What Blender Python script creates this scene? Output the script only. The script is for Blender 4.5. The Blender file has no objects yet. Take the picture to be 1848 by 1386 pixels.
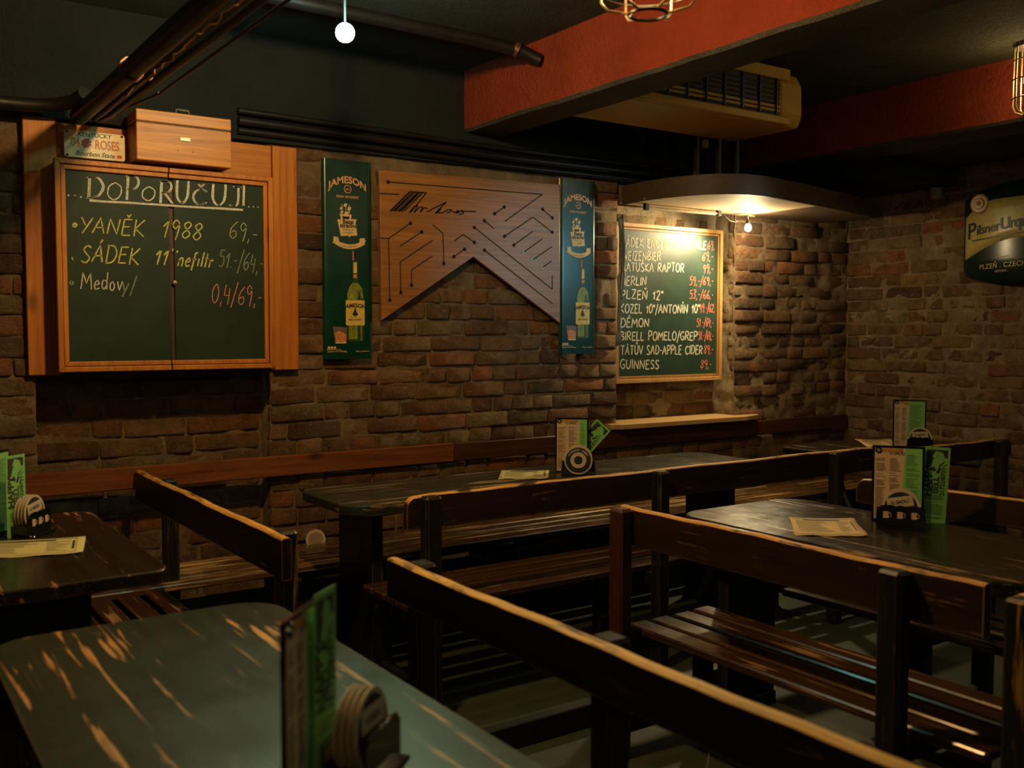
import bpy, bmesh, math, random
from mathutils import Vector, Matrix, noise
random.seed(7)
PI = math.pi
C = bpy.context.scene.collection
sc = bpy.context.scene

# ------------------------------------------------------------------ camera
EYE = Vector((0, 0, 1.40)); FPX = 1772.0
ANG = math.atan2(2576, FPX); PITCH = math.atan(93 / FPX)
FH = Vector((math.cos(ANG), math.sin(ANG), 0)); RT = Vector((math.sin(ANG), -math.cos(ANG), 0))
FW = FH * math.cos(PITCH) + Vector((0, 0, -math.sin(PITCH))); UP = RT.cross(FW)
cam = bpy.data.cameras.new('camera'); camo = bpy.data.objects.new('camera', cam); C.objects.link(camo)
camo.matrix_world = Matrix(((RT.x, UP.x, -FW.x, 0), (RT.y, UP.y, -FW.y, 0), (RT.z, UP.z, -FW.z, EYE.z), (0, 0, 0, 1)))
cam.sensor_fit = 'HORIZONTAL'; cam.sensor_width = 36; cam.lens = 36 * FPX / 1848
cam.clip_start = .05; cam.clip_end = 60
cam.dof.use_dof = True; cam.dof.focus_distance = 4.4; cam.dof.aperture_fstop = 3.2
sc.camera = camo

# ------------------------------------------------------------------ world, lights, exposure
world = bpy.data.worlds.new('world'); sc.world = world; world.use_nodes = True
world.node_tree.nodes['Background'].inputs[0].default_value = (.02, .03, .025, 1)
world.node_tree.nodes['Background'].inputs[1].default_value = .3
sc.view_settings.view_transform = 'Standard'; sc.view_settings.look = 'None'
sc.view_settings.exposure = 0.0; sc.view_settings.gamma = 1; sc.view_settings.use_curve_mapping = False

def lamp(name, loc, energy, col, r=.03, kind='POINT', rot=None, size=None, spot=None, blend=.6):
    l = bpy.data.lights.new(name, kind); l.energy = energy; l.color = col
    if kind in ('POINT', 'SPOT'): l.shadow_soft_size = r
    if kind == 'AREA': l.size = size
    if kind == 'SPOT': l.spot_size = spot; l.spot_blend = blend
    o = bpy.data.objects.new(name, l); o.location = loc
    if rot is not None: o.rotation_euler = Vector(rot).to_track_quat('-Z', 'Y').to_euler()
    C.objects.link(o); return o

WARM = (1, .56, .19); COOL = (.40, .95, .56); NICHEC = (1, .76, .40)
SPOT_AT = Vector((1.49, 3.19, 2.44)); CAGE1 = Vector((1.70, 1.87, 2.315)); CAGE2 = Vector((4.47, 2.37, 2.53)); BULB = Vector((4.535, 4.09, 2.03))
lamp('cool_spot_light', SPOT_AT + Vector((-.03, -.06, -.02)), 36, COOL, .05, 'SPOT', (-.62, -2.2, -1.72), None, 1.05, 1.0)
lamp('cool_spot_glow', SPOT_AT + Vector((-.02, -.05, .08)), 9, (.35, .95, .80), .04)
lamp('cage_bulb_light', CAGE1, 34, (1, .50, .17), .05)
lamp('cage_bulb_light', CAGE2 + Vector((-.02, 0, 0)), 5, (1, .72, .35), .05)
lamp('niche_bulb_spot', BULB + Vector((-.02, -.02, 0)), 62, NICHEC, .03, 'SPOT', (-1.0, .12, -.95), None, 2.7, .6)
lamp('niche_bulb_light', BULB + Vector((.01, -.05, -.01)), 10, NICHEC, .02)
lamp('warm_fill_left', (1.15, 2.45, 2.56), 82, WARM, .05)  # unseen warm fill, added to brighten the left wall in the spotlight's place
lamp('room_lamp_behind', (-.5, -.8, 2.4), 15, (.95, .70, .32), .08)
lamp('room_lamp_right', (3.6, .6, 2.4), 3.5, (1, .66, .30), .08)
lamp('cool_spot_right', (5.25, .9, 2.06), 70, (.36, .80, .95), .05, 'SPOT', (-1.98, 3.3, -.36), None, .40, .8)
lamp('cool_spot_far', (3.4, -1.6, 2.45), 11, (.40, .95, .75), .06)

# ------------------------------------------------------------------ pixel of the photograph -> point on a real plane of the room
def on(u, v, axis, val):
    d = FW * FPX + RT * (u - 924) + UP * (693 - v)
    return EYE + d * ((val - EYE[axis]) / d[axis])
def onx(u, v, x): return on(u, v, 0, x)
def ony(u, v, y): return on(u, v, 1, y)
def onz(u, v, z): return on(u, v, 2, z)

# ------------------------------------------------------------------ mesh building
class MB:
    def __init__(s): s.v = []; s.f = []; s.m = []
    def add(s, vs, fs, mi=0):
        n = len(s.v); s.v += [Vector(p) for p in vs]; s.f += [tuple(i + n for i in f) for f in fs]; s.m += [mi] * len(fs); return s
    def box(s, a, b, mi=0, ch=0.0, rot=None, piv=None):
        x0, y0, z0 = [min(p, q) for p, q in zip(a, b)]; x1, y1, z1 = [max(p, q) for p, q in zip(a, b)]
        c = min(ch, .49 * (x1 - x0), .49 * (y1 - y0), .49 * (z1 - z0))
        if c <= 0:
            vs = [(x0, y0, z0), (x1, y0, z0), (x1, y1, z0), (x0, y1, z0), (x0, y0, z1), (x1, y0, z1), (x1, y1, z1), (x0, y1, z1)]
            fs = [(0, 3, 2, 1), (4, 5, 6, 7), (0, 1, 5, 4), (1, 2, 6, 5), (2, 3, 7, 6), (3, 0, 4, 7)]
        else:
            vs = []; idx = {}
            X = (x0, x1); Y = (y0, y1); Z = (z0, z1)
            for i in (0, 1):
                for j in (0, 1):
                    for k in (0, 1):
                        sx, sy, sz = (c, -c)[i], (c, -c)[j], (c, -c)[k]
                        idx[i, j, k, 0] = len(vs); vs.append((X[i], Y[j] + sy, Z[k] + sz))
                        idx[i, j, k, 1] = len(vs); vs.append((X[i] + sx, Y[j], Z[k] + sz))
                        idx[i, j, k, 2] = len(vs); vs.append((X[i] + sx, Y[j] + sy, Z[k]))
            fs = []
            for i in (0, 1):
                fs.append([idx[i, 0, 0, 0], idx[i, 1, 0, 0], idx[i, 1, 1, 0], idx[i, 0, 1, 0]])
                fs.append([idx[0, i, 0, 1], idx[1, i, 0, 1], idx[1, i, 1, 1], idx[0, i, 1, 1]])
                fs.append([idx[0, 0, i, 2], idx[1, 0, i, 2], idx[1, 1, i, 2], idx[0, 1, i, 2]])
            for i in (0, 1):
                for j in (0, 1):
                    fs.append([idx[i, j, 0, 0], idx[i, j, 1, 0], idx[i, j, 1, 1], idx[i, j, 0, 1]])
                    fs.append([idx[i, 0, j, 0], idx[i, 1, j, 0], idx[i, 1, j, 2], idx[i, 0, j, 2]])
                    fs.append([idx[0, i, j, 1], idx[1, i, j, 1], idx[1, i, j, 2], idx[0, i, j, 2]])
                    for k in (0, 1): fs.append([idx[i, j, k, 0], idx[i, j, k, 1], idx[i, j, k, 2]])
            cc = Vector(((x0 + x1) / 2, (y0 + y1) / 2, (z0 + z1) / 2)); V = [Vector(p) for p in vs]; g = []
            for f in fs:
                nn = (V[f[1]] - V[f[0]]).cross(V[f[2]] - V[f[0]]); m = sum((V[i] for i in f), Vector()) / len(f)
                g.append(tuple(f) if nn.dot(m - cc) > 0 else tuple(reversed(f)))
            fs = g
        if rot is not None:
            p = Vector(piv if piv is not None else ((x0 + x1) / 2, (y0 + y1) / 2, (z0 + z1) / 2)); vs = [rot @ (Vector(q) - p) + p for q in vs]
        return s.add(vs, fs, mi)
    def tube(s, path, r, n=10, mi=0, cap=True, closed=False):
        P = [Vector(p) for p in path]; R = r if isinstance(r, (list, tuple)) else [r] * len(P); N = len(P); vs = []; prev = None
        for i, p in enumerate(P):
            if closed: t = P[(i + 1) % N] - P[i - 1]
            else: t = P[min(i + 1, N - 1)] - P[max(i - 1, 0)]
            t.normalize()
            if prev is None: a = Vector((0, 0, 1)) if abs(t.z) < .9 else Vector((1, 0, 0)); a = (a - t * a.dot(t)).normalized()
            else: a = (prev - t * prev.dot(t)).normalized()
            prev = a; b = t.cross(a)
            for k in range(n): vs.append(p + (a * math.cos(2 * PI * k / n) + b * math.sin(2 * PI * k / n)) * R[i])
        fs = []
        for i in range(N if closed else N - 1):
            j = (i + 1) % N
            for k in range(n): fs.append((i * n + k, i * n + (k + 1) % n, j * n + (k + 1) % n, j * n + k))
        if cap and not closed: fs.append(tuple(range(n))[::-1]); fs.append(tuple(range((N - 1) * n, N * n)))
        return s.add(vs, fs, mi)
    def lathe(s, prof, n=24, c=(0, 0, 0), mi=0, axis=2, cap=False):
        vs = []; c = Vector(c)
        for (r, h) in prof:
            for k in range(n):
                a = 2 * PI * k / n; p = (r * math.cos(a), r * math.sin(a), h)
                if axis == 1: p = (p[0], -p[2], p[1])
                if axis == 0: p = (p[2], p[0], p[1])
                vs.append(c + Vector(p))
        fs = [(i * n + k, i * n + (k + 1) % n, (i + 1) * n + (k + 1) % n, (i + 1) * n + k) for i in range(len(prof) - 1) for k in range(n)]
        if cap: fs.append(tuple(range(n))[::-1]); fs.append(tuple(range((len(prof) - 1) * n, len(prof) * n)))
        return s.add(vs, fs, mi)
    def prism(s, poly, a, b, axis=2, mi=0, mis=None):
        """poly in the two other axes (axis 2: x,y; axis 1: x,z; axis 0: y,z) between a and b on the axis"""
        def P(p, h):
            if axis == 2: return (p[0], p[1], h)
            if axis == 1: return (p[0], h, p[1])
            return (h, p[0], p[1])
        n = len(poly); ar = sum(poly[i][0] * poly[(i + 1) % n][1] - poly[(i + 1) % n][0] * poly[i][1] for i in range(n))
        if (ar < 0) != (axis == 1): poly = poly[::-1]
        lo, hi = min(a, b), max(a, b)
        s.add([P(p, lo) for p in poly] + [P(p, hi) for p in poly], [], mi); k = len(s.v) - 2 * n
        s.f.append(tuple(k + i for i in range(n))[::-1]); s.f.append(tuple(k + n + i for i in range(n))); s.m += [mi, mi]
        for i in range(n):
            j = (i + 1) % n; s.f.append((k + i, k + j, k + n + j, k + n + i)); s.m.append(mi if mis is None else mis)
        return s
    def xf(s, M, start=0):
        for i in range(start, len(s.v)): s.v[i] = M @ s.v[i]
        return s
    def build(s, name, mats, parent=None, smooth=False, bevel=0, local=False, subd=0):
        me = bpy.data.meshes.new(name); off = Vector((0, 0, 0))
        if parent is not None and not local:
            q = parent
            while q is not None: off += q.location; q = q.parent
        me.from_pydata([v - off for v in s.v], [], s.f)
        if not isinstance(mats, (list, tuple)): mats = [mats]
        for m in mats: me.materials.append(m)
        me.polygons.foreach_set('material_index', s.m)
        if smooth: me.polygons.foreach_set('use_smooth', [True] * len(s.f))
        me.validate(); me.update()
        o = bpy.data.objects.new(name, me); C.objects.link(o)
        if parent is not None: o.parent = parent
        if bevel:
            b = o.modifiers.new('bevel', 'BEVEL'); b.width = bevel; b.segments = 2; b.limit_method = 'ANGLE'; b.angle_limit = .6
        if smooth and smooth != 'all':
            try: me.shade_auto_smooth
            except Exception: pass
            me.set_sharp_from_angle(angle=.7)
        return o

def tag(o, label=None, cat=None, group=None, kind=None):
    if label: o['label'] = label
    if cat: o['category'] = cat
    if group: o['group'] = group
    if kind: o['kind'] = kind
    return o
def thing(name, label, cat, loc=(0, 0, 0), rz=0, group=None):
    o = bpy.data.objects.new(name, None); C.objects.link(o); o.location = loc; o.rotation_euler = (0, 0, rz); o.empty_display_size = .05
    return tag(o, label, cat, group)
def copy_tree(o, parent=None):
    c = o.copy(); C.objects.link(c)
    if parent is not None: c.parent = parent
    for ch in list(o.children): copy_tree(ch, c)
    return c

# ------------------------------------------------------------------ materials
def M(name):
    m = bpy.data.materials.new(name); m.use_nodes = True; nt = m.node_tree; b = nt.nodes['Principled BSDF']; return m, nt, b
def N(nt, t, **k):
    n = nt.nodes.new(t)
    for a, v in k.items():
        if hasattr(n, a): setattr(n, a, v)
        else: n.inputs[a.replace('_', ' ')].default_value = v
    return n
def coords(nt, scale=(1, 1, 1), src='Object'):
    tc = N(nt, 'ShaderNodeTexCoord'); mp = N(nt, 'ShaderNodeMapping'); mp.inputs['Scale'].default_value = scale
    nt.links.new(tc.outputs[src], mp.inputs[0]); return mp.outputs[0]
def nz(nt, vec, scale, detail=4, rough=.6, dist=0.0):
    n = N(nt, 'ShaderNodeTexNoise'); n.inputs['Scale'].default_value = scale; n.inputs['Detail'].default_value = detail
    n.inputs['Roughness'].default_value = rough; n.inputs['Distortion'].default_value = dist; nt.links.new(vec, n.inputs['Vector']); return n.outputs['Fac']
def ramp(nt, fac, stops, interp='LINEAR'):
    r = N(nt, 'ShaderNodeValToRGB'); r.color_ramp.interpolation = interp; e = r.color_ramp.elements
    while len(e) > 1: e.remove(e[-1])
    e[0].position = stops[0][0]; e[0].color = (*stops[0][1], 1)
    for p, c in stops[1:]: q = e.new(p); q.color = (*c, 1)
    nt.links.new(fac, r.inputs[0]); return r.outputs[0]
def mix(nt, fac, a, b, mode='MIX'):
    m = N(nt, 'ShaderNodeMix', data_type='RGBA'); m.blend_type = mode
    for i, x in ((6, a), (7, b)):
        if isinstance(x, tuple): m.inputs[i].default_value = (*x, 1)
        else: nt.links.new(x, m.inputs[i])
    if isinstance(fac, float): m.inputs[0].default_value = fac
    else: nt.links.new(fac, m.inputs[0])
    return m.outputs[2]
def math_(nt, op, a, b=None, clamp=False):
    m = N(nt, 'ShaderNodeMath', operation=op); m.use_clamp = clamp
    for i, x in ((0, a), (1, b)):
        if x is None: continue
        if isinstance(x, (int, float)): m.inputs[i].default_value = x
        else: nt.links.new(x, m.inputs[i])
    return m.outputs[0]
def bump(nt, b, h, strength=.4, dist=.004):
    n = N(nt, 'ShaderNodeBump'); n.inputs['Strength'].default_value = strength; n.inputs['Distance'].default_value = dist
    nt.links.new(h, n.inputs['Height']); nt.links.new(n.outputs[0], b.inputs['Normal'])
def step(nt, fac, lo, hi): return ramp(nt, fac, [(lo, (0, 0, 0)), (hi, (1, 1, 1))])

def plain(name, col, rough=.6, metal=0, var=.15, scale=30, bumpd=0, coat=0, spec=None):
    m, nt, b = M(name); v = coords(nt); n = nz(nt, v, scale)
    c = ramp(nt, n, [(.3, tuple(x * (1 - var) for x in col)), (.7, tuple(min(1, x * (1 + var)) for x in col))])
    nt.links.new(c, b.inputs['Base Color']); b.inputs['Roughness'].default_value = rough; b.inputs['Metallic'].default_value = metal
    b.inputs['Coat Weight'].default_value = coat; b.inputs['Coat Roughness'].default_value = .15
    if spec is not None: b.inputs['Specular IOR Level'].default_value = spec
    if bumpd: bump(nt, b, nz(nt, v, scale * 2, 6), .6, bumpd)
    return m

def brick_material():
    m, nt, b = M('old_brick'); oi = N(nt, 'ShaderNodeObjectInfo')
    base = ramp(nt, oi.outputs['Random'], [(0, (.12, .065, .032)), (.12, (.24, .11, .045)), (.25, (.33, .19, .085)), (.38, (.17, .11, .055)), (.5, (.42, .15, .05)), (.58, (.26, .17, .08)), (.7, (.36, .24, .12)), (.82, (.20, .10, .045)), (.92, (.38, .20, .08)), (1, (.24, .16, .08))])
    v = coords(nt); geo = N(nt, 'ShaderNodeNewGeometry')
    n1 = nz(nt, geo.outputs['Position'], 14, 6, .65); n2 = nz(nt, geo.outputs['Position'], 60, 5, .7); n3 = nz(nt, geo.outputs['Position'], 5, 5, .6)
    c = mix(nt, .7, base, ramp(nt, n1, [(.3, (.22, .2, .18)), (.5, (.85, .85, .85)), (.7, (1.35, 1.3, 1.15))]), 'MULTIPLY')
    c = mix(nt, step(nt, n2, .60, .68), c, (.46, .34, .20))
    c = mix(nt, step(nt, n3, .60, .70), c, (.34, .25, .15))
    nt.links.new(c, b.inputs['Base Color']); b.inputs['Roughness'].default_value = .85
    h = math_(nt, 'ADD', math_(nt, 'MULTIPLY', nz(nt, geo.outputs['Position'], 60, 8, .75), 1.5), math_(nt, 'MULTIPLY', n1, 1.2))
    bump(nt, b, h, 1.0, .022); return m
def mortar_material(name='lime_mortar', a=(.17, .11, .06), c2=(.46, .34, .20)):
    m, nt, b = M(name); geo = N(nt, 'ShaderNodeNewGeometry'); P = geo.outputs['Position']
    n1 = nz(nt, P, 9, 8, .7); c = ramp(nt, n1, [(.3, a), (.55, tuple((x + y) / 2 for x, y in zip(a, c2))), (.72, c2)])
    nt.links.new(c, b.inputs['Base Color']); b.inputs['Roughness'].default_value = .95
    bump(nt, b, nz(nt, P, 42, 8, .75), 1.0, .025); return m
def plaster(name, a, b2, rough=.9, scale=40, bd=.01):
    m, nt, b = M(name); P = N(nt, 'ShaderNodeNewGeometry').outputs['Position']
    n = nz(nt, P, 3, 8, .7); nt.links.new(ramp(nt, n, [(.3, a), (.7, b2)]), b.inputs['Base Color']); b.inputs['Roughness'].default_value = rough
    bump(nt, b, nz(nt, P, scale, 6, .7), .9, bd); return m
def wood(name, dark, light, axis=1, rough=.35, scale=1.0, coat=0, grain=14, knots=False, contrast=.5, spec=.5):
    """varnished wood with the grain along the given object axis"""
    m, nt, b = M(name); s = [grain, grain, grain]; s[axis] = .8
    oi = N(nt, 'ShaderNodeObjectInfo'); v = coords(nt, tuple(x * scale for x in s))
    add = N(nt, 'ShaderNodeVectorMath', operation='ADD'); nt.links.new(v, add.inputs[0])
    sc_ = N(nt, 'ShaderNodeMath', operation='MULTIPLY'); nt.links.new(oi.outputs['Random'], sc_.inputs[0]); sc_.inputs[1].default_value = 37
    nt.links.new(sc_.outputs[0], add.inputs[1]); v = add.outputs[0]
    n = nz(nt, v, 1.6, 6, .65, 1.2); n2 = nz(nt, v, 6, 4, .7)
    f = math_(nt, 'ADD', math_(nt, 'MULTIPLY', n, .7), math_(nt, 'MULTIPLY', n2, .3))
    c = ramp(nt, f, [(.5 - contrast * .3, dark), (.5 + contrast * .3, light)])
    if knots:
        kv = coords(nt, tuple((5.5 if i != axis else 2.6) for i in range(3)))
        w = N(nt, 'ShaderNodeTexVoronoi'); w.inputs['Scale'].default_value = 1; nt.links.new(kv, w.inputs['Vector'])
        c = mix(nt, step(nt, w.outputs['Distance'], .06, .16), tuple(x * .35 for x in dark), c)
    nt.links.new(c, b.inputs['Base Color']); b.inputs['Roughness'].default_value = rough; b.inputs['Specular IOR Level'].default_value = spec
    b.inputs['Coat Weight'].default_value = coat; b.inputs['Coat Roughness'].default_value = .2
    bump(nt, b, f, .25, .003); return m
def worn_wood(name, paint, bare, axis=1, amount=.60, edge=True, top_bare=False, rough=.3, streak=10, paint2=None, spec=.5, r2=.6):
    """dark varnish rubbed through to bare wood: streaks along the grain, on edges, and (top_bare) along upper faces"""
    m, nt, b = M(name); s = [streak * 3] * 3; s[axis] = 1.6
    v = coords(nt, tuple(s)); v1 = coords(nt)
    n = nz(nt, v, 1.0, 6, .62, .6); big = nz(nt, v1, 2.2, 3, .5)
    mask = step(nt, math_(nt, 'ADD', math_(nt, 'MULTIPLY', n, .62), math_(nt, 'MULTIPLY', big, .38)), amount, amount + .035)
    s3 = [26] * 3; s3[axis] = 1.3; n3 = nz(nt, coords(nt, tuple(s3)), 1.0, 3, .5, .8); rid = math_(nt, 'ABSOLUTE', math_(nt, 'SUBTRACT', n3, .5))
    rid = math_(nt, 'MULTIPLY', math_(nt, 'SUBTRACT', 1.0, step(nt, rid, .003, .010)), step(nt, nz(nt, v1, 5, 4, .6), .52, .62)); mask = math_(nt, 'MAXIMUM', mask, math_(nt, 'MULTIPLY', rid, .35))
    geo = N(nt, 'ShaderNodeNewGeometry')
    if edge:
        bv = N(nt, 'ShaderNodeBevel', samples=4); bv.inputs['Radius'].default_value = .006
        d = N(nt, 'ShaderNodeVectorMath', operation='DOT_PRODUCT'); nt.links.new(bv.outputs[0], d.inputs[0]); nt.links.new(geo.outputs['True Normal'], d.inputs[1])
        e = math_(nt, 'SUBTRACT', 1.0, d.outputs['Value']); e = math_(nt, 'MULTIPLY', e, nz(nt, v1, 9, 5, .7)); mask = math_(nt, 'MAXIMUM', mask, step(nt, e, .045, .11))
    if top_bare:
        sx = N(nt, 'ShaderNodeSeparateXYZ'); nt.links.new(geo.outputs['Normal'], sx.inputs[0])
        w2 = [9] * 3; w2[axis] = 3.0
        up = math_(nt, 'MULTIPLY', step(nt, sx.outputs['Z'], .35, .6), step(nt, nz(nt, coords(nt, tuple(w2)), 2.2, 6, .6), .36, .46))
        mask = math_(nt, 'MAXIMUM', mask, up)
    fine = nz(nt, v, 4, 5, .6)
    p2 = paint2 or tuple(x * 1.8 for x in paint)
    pc = ramp(nt, nz(nt, v, .7, 6, .6), [(.35, paint), (.7, p2)])
    bc = ramp(nt, fine, [(.35, tuple(x * .55 for x in bare)), (.65, bare)])
    nt.links.new(mix(nt, mask, pc, bc), b.inputs['Base Color'])
    rr = math_(nt, 'ADD', math_(nt, 'MULTIPLY', mask, r2 - rough), rough + .0)
    rr = math_(nt, 'ADD', rr, math_(nt, 'MULTIPLY', math_(nt, 'SUBTRACT', nz(nt, v1, 7, 6, .7), .5), .30))
    nt.links.new(rr, b.inputs['Roughness']); b.inputs['Specular IOR Level'].default_value = spec
    bump(nt, b, math_(nt, 'ADD', math_(nt, 'MULTIPLY', mask, -.5), math_(nt, 'MULTIPLY', fine, .15)), .25, .0012); return m
def emit(name, col, strength):
    m, nt, b = M(name); b.inputs['Base Color'].default_value = (*col, 1); b.inputs['Emission Color'].default_value = (*col, 1); b.inputs['Emission Strength'].default_value = strength; return m

BRICK = brick_material(); MORTAR = mortar_material(); NICHE_PL = mortar_material('niche_limewash', (.30, .22, .13), (.52, .42, .27))
DARKPL = plaster('dark_upper_plaster', (.007, .012, .013), (.016, .022, .023), .9, 45, .02); CEILPL = plaster('dark_ceiling_plaster', (.028, .032, .028), (.055, .06, .048), .9, 45, .025)  # upper plaster is one blue-black tone
GREENPL = plaster('olive_stucco', (.035, .036, .018), (.075, .072, .036), .9, 45, .03)
REDPL = plaster('rust_red_stucco', (.27, .030, .006), (.44, .060, .012), .8, 42, .035); BEAMU = plaster('dark_beam_underside', (.03, .028, .02), (.10, .09, .065), .6, 30, .02)  # beam underside has its own dark colour, apart from the red faces
FLOORM = plaster('speckled_terrazzo', (.026, .036, .022), (.055, .068, .044), .6, 120, .002)
PINE = wood('amber_pine', (.34, .10, .007), (.60, .225, .018), 2, .5, knots=True); PINEH = wood('amber_pine_across', (.34, .10, .007), (.60, .225, .018), 0, .5, knots=True)
PINEX = wood('crate_pine', (.28, .08, .006), (.80, .33, .035), 0, .42, grain=22, knots=True, contrast=.7)
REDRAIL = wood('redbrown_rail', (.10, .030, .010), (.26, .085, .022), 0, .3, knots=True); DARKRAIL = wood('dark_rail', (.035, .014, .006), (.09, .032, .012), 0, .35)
BENCHTOP = worn_wood('bench_back_worn_top', (.020, .010, .005), (.80, .42, .08), 1, .675, True, True, .40, 9, (.034, .017, .008), .40)
SLATM = worn_wood('seat_slat_varnish', (.030, .014, .006), (.42, .24, .09), 1, .60, True, False, .24, 12, (.075, .034, .013), .55)
SLATW = worn_wood('wall_seat_slat_varnish', (.05, .024, .009), (.55, .33, .11), 0, .53, True, False, .28, 14, (.12, .058, .02), .6, .42)
POST = worn_wood('post_dark_varnish', (.010, .009, .007), (.36, .20, .05), 2, .62, True, False, .35, 8, None, .4); POSTR = worn_wood('post_red_varnish', (.045, .014, .007), (.34, .15, .06), 2, .63, True, False, .4, 8, None, .4)
TABLE = worn_wood('table_green_black', (.009, .016, .009), (.62, .30, .08), 1, .557, True, False, .36, 12, (.022, .036, .022), .6, .6)
TABLEX = worn_wood('long_table_green_black', (.016, .022, .014), (.50, .34, .15), 0, .548, True, False, .30, 12, (.036, .044, .028), .6)
TABLED = worn_wood('brown_black_table', (.012, .010, .007), (.55, .28, .09), 1, .575, True, False, .24, 12, (.026, .020, .012), .55)
BLACKW = plain('black_painted_wood', (.008, .009, .010), .5)
PIPEB = plain('black_painted_pipe', (.010, .009, .009), .42, .0, .3, 20); PIPEC = plain('copper_brown_clamp', (.16, .08, .05), .4, .6)
CHALKB = plain('green_chalkboard', (.007, .026, .014), .6, 0, .35, 6, 0, 0, .4); CHALKB2 = plain('green_chalkboard_small', (.020, .050, .034), .45, 0, .25, 6)
def chalkm(n, c): return plain(n, c, .95, 0, .35, 160)
CH_W = chalkm('white_chalk', (.62, .62, .52)); CH_Y = chalkm('yellow_chalk', (.55, .55, .16)); CH_P = chalkm('pink_chalk', (.62, .25, .22)); CH_F = chalkm('faded_chalk', (.20, .24, .17)); CH_S = chalkm('smudged_chalk', (.055, .085, .060)); CH_R = chalkm('red_chalk', (.72, .17, .13))
PG = plain('banner_bottle_green', (.003, .040, .026), .25, 0, .3, 8); PT = plain('print_peach', (.66, .36, .20), .5); PC = plain('print_cream', (.72, .55, .28), .5); PY = plain('print_label_yellow', (.72, .55, .13), .5)
PD = plain('print_dark', (.010, .012, .008), .5); PBG = plain('print_bottle_green', (.20, .26, .02), .4, 0, .5, 30); PBD = plain('print_bottle_shade', (.02, .06, .012), .4); PR = plain('print_capsule_pink', (.55, .22, .17), .4); PW = plain('print_whiskey', (.62, .24, .06), .4, 0, .5, 120); PGL = plain('print_glass_grey', (.16, .12, .10), .3)
PLAQ = wood('engraved_plaque_wood', (.25, .105, .028), (.40, .175, .042), 0, .36, grain=20, contrast=.35); GROOVE = plain('burnt_engraving', (.012, .006, .003), .8)
STEEL = plain('dull_steel', (.35, .33, .30), .35, .9); GOLD = plain('yellowed_cage_wire', (.62, .50, .26), .3, .7); DKMET = plain('dark_wire_metal', (.03, .026, .02), .35, .6)
ACM = plain('yellow_ac_plastic', (.66, .38, .045), .45, 0, .08, 10); ACB = plain('ac_grille_black', (.008, .008, .008), .5)  # casing has one even yellow base colour
CREAM = plain('menu_paper_pink_cream', (.58, .42, .28), .7, 0, .06, 20); GREENP = plain('green_flyer_paper', (.20, .50, .13), .7, 0, .06, 20); PAPER = plain('yellow_paper', (.66, .60, .26), .8, 0, .05, 20); PAPERO = plain('orange_paper', (.68, .50, .22), .8, 0, .05, 20); INK = plain('printing_ink', (.030, .030, .020), .7); INKG = plain('pale_printing_ink', (.22, .22, .12), .7)  # second paper colour is more orange than the yellow one
ACR = plain('black_acrylic', (.008, .009, .010), .12); COAST = plain('coaster_card', (.52, .42, .30), .8); COASTR = plain('coaster_rim', (.50, .33, .18), .8)
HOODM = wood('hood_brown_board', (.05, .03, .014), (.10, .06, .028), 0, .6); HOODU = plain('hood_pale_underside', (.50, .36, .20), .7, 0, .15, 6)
SILLM = wood('ledge_pine', (.38, .22, .08), (.55, .36, .15), 0, .5)
PLATE = plain('number_plate_cream', (.55, .50, .30), .35); PRED = plain('plate_red', (.45, .06, .03), .5)

# ------------------------------------------------------------------ lettering
def text_mb(s, size, fn, align='CENTER', mi=0, mb=None, shear=0, bold=0, space=1.0):
    cu = bpy.data.curves.new('t', 'FONT'); cu.body = s; cu.size = size; cu.align_x = align; cu.shear = shear; cu.offset = bold; cu.resolution_u = 3; cu.space_character = space
    o = bpy.data.objects.new('t', cu); C.objects.link(o); dg = bpy.context.evaluated_depsgraph_get(); e = o.evaluated_get(dg); me = e.to_mesh()
    mb = mb or MB(); mb.add([fn(v.co.x, v.co.y) for v in me.vertices], [tuple(p.vertices) for p in me.polygons], mi)
    e.to_mesh_clear(); bpy.data.objects.remove(o); bpy.data.curves.remove(cu); return mb

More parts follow.
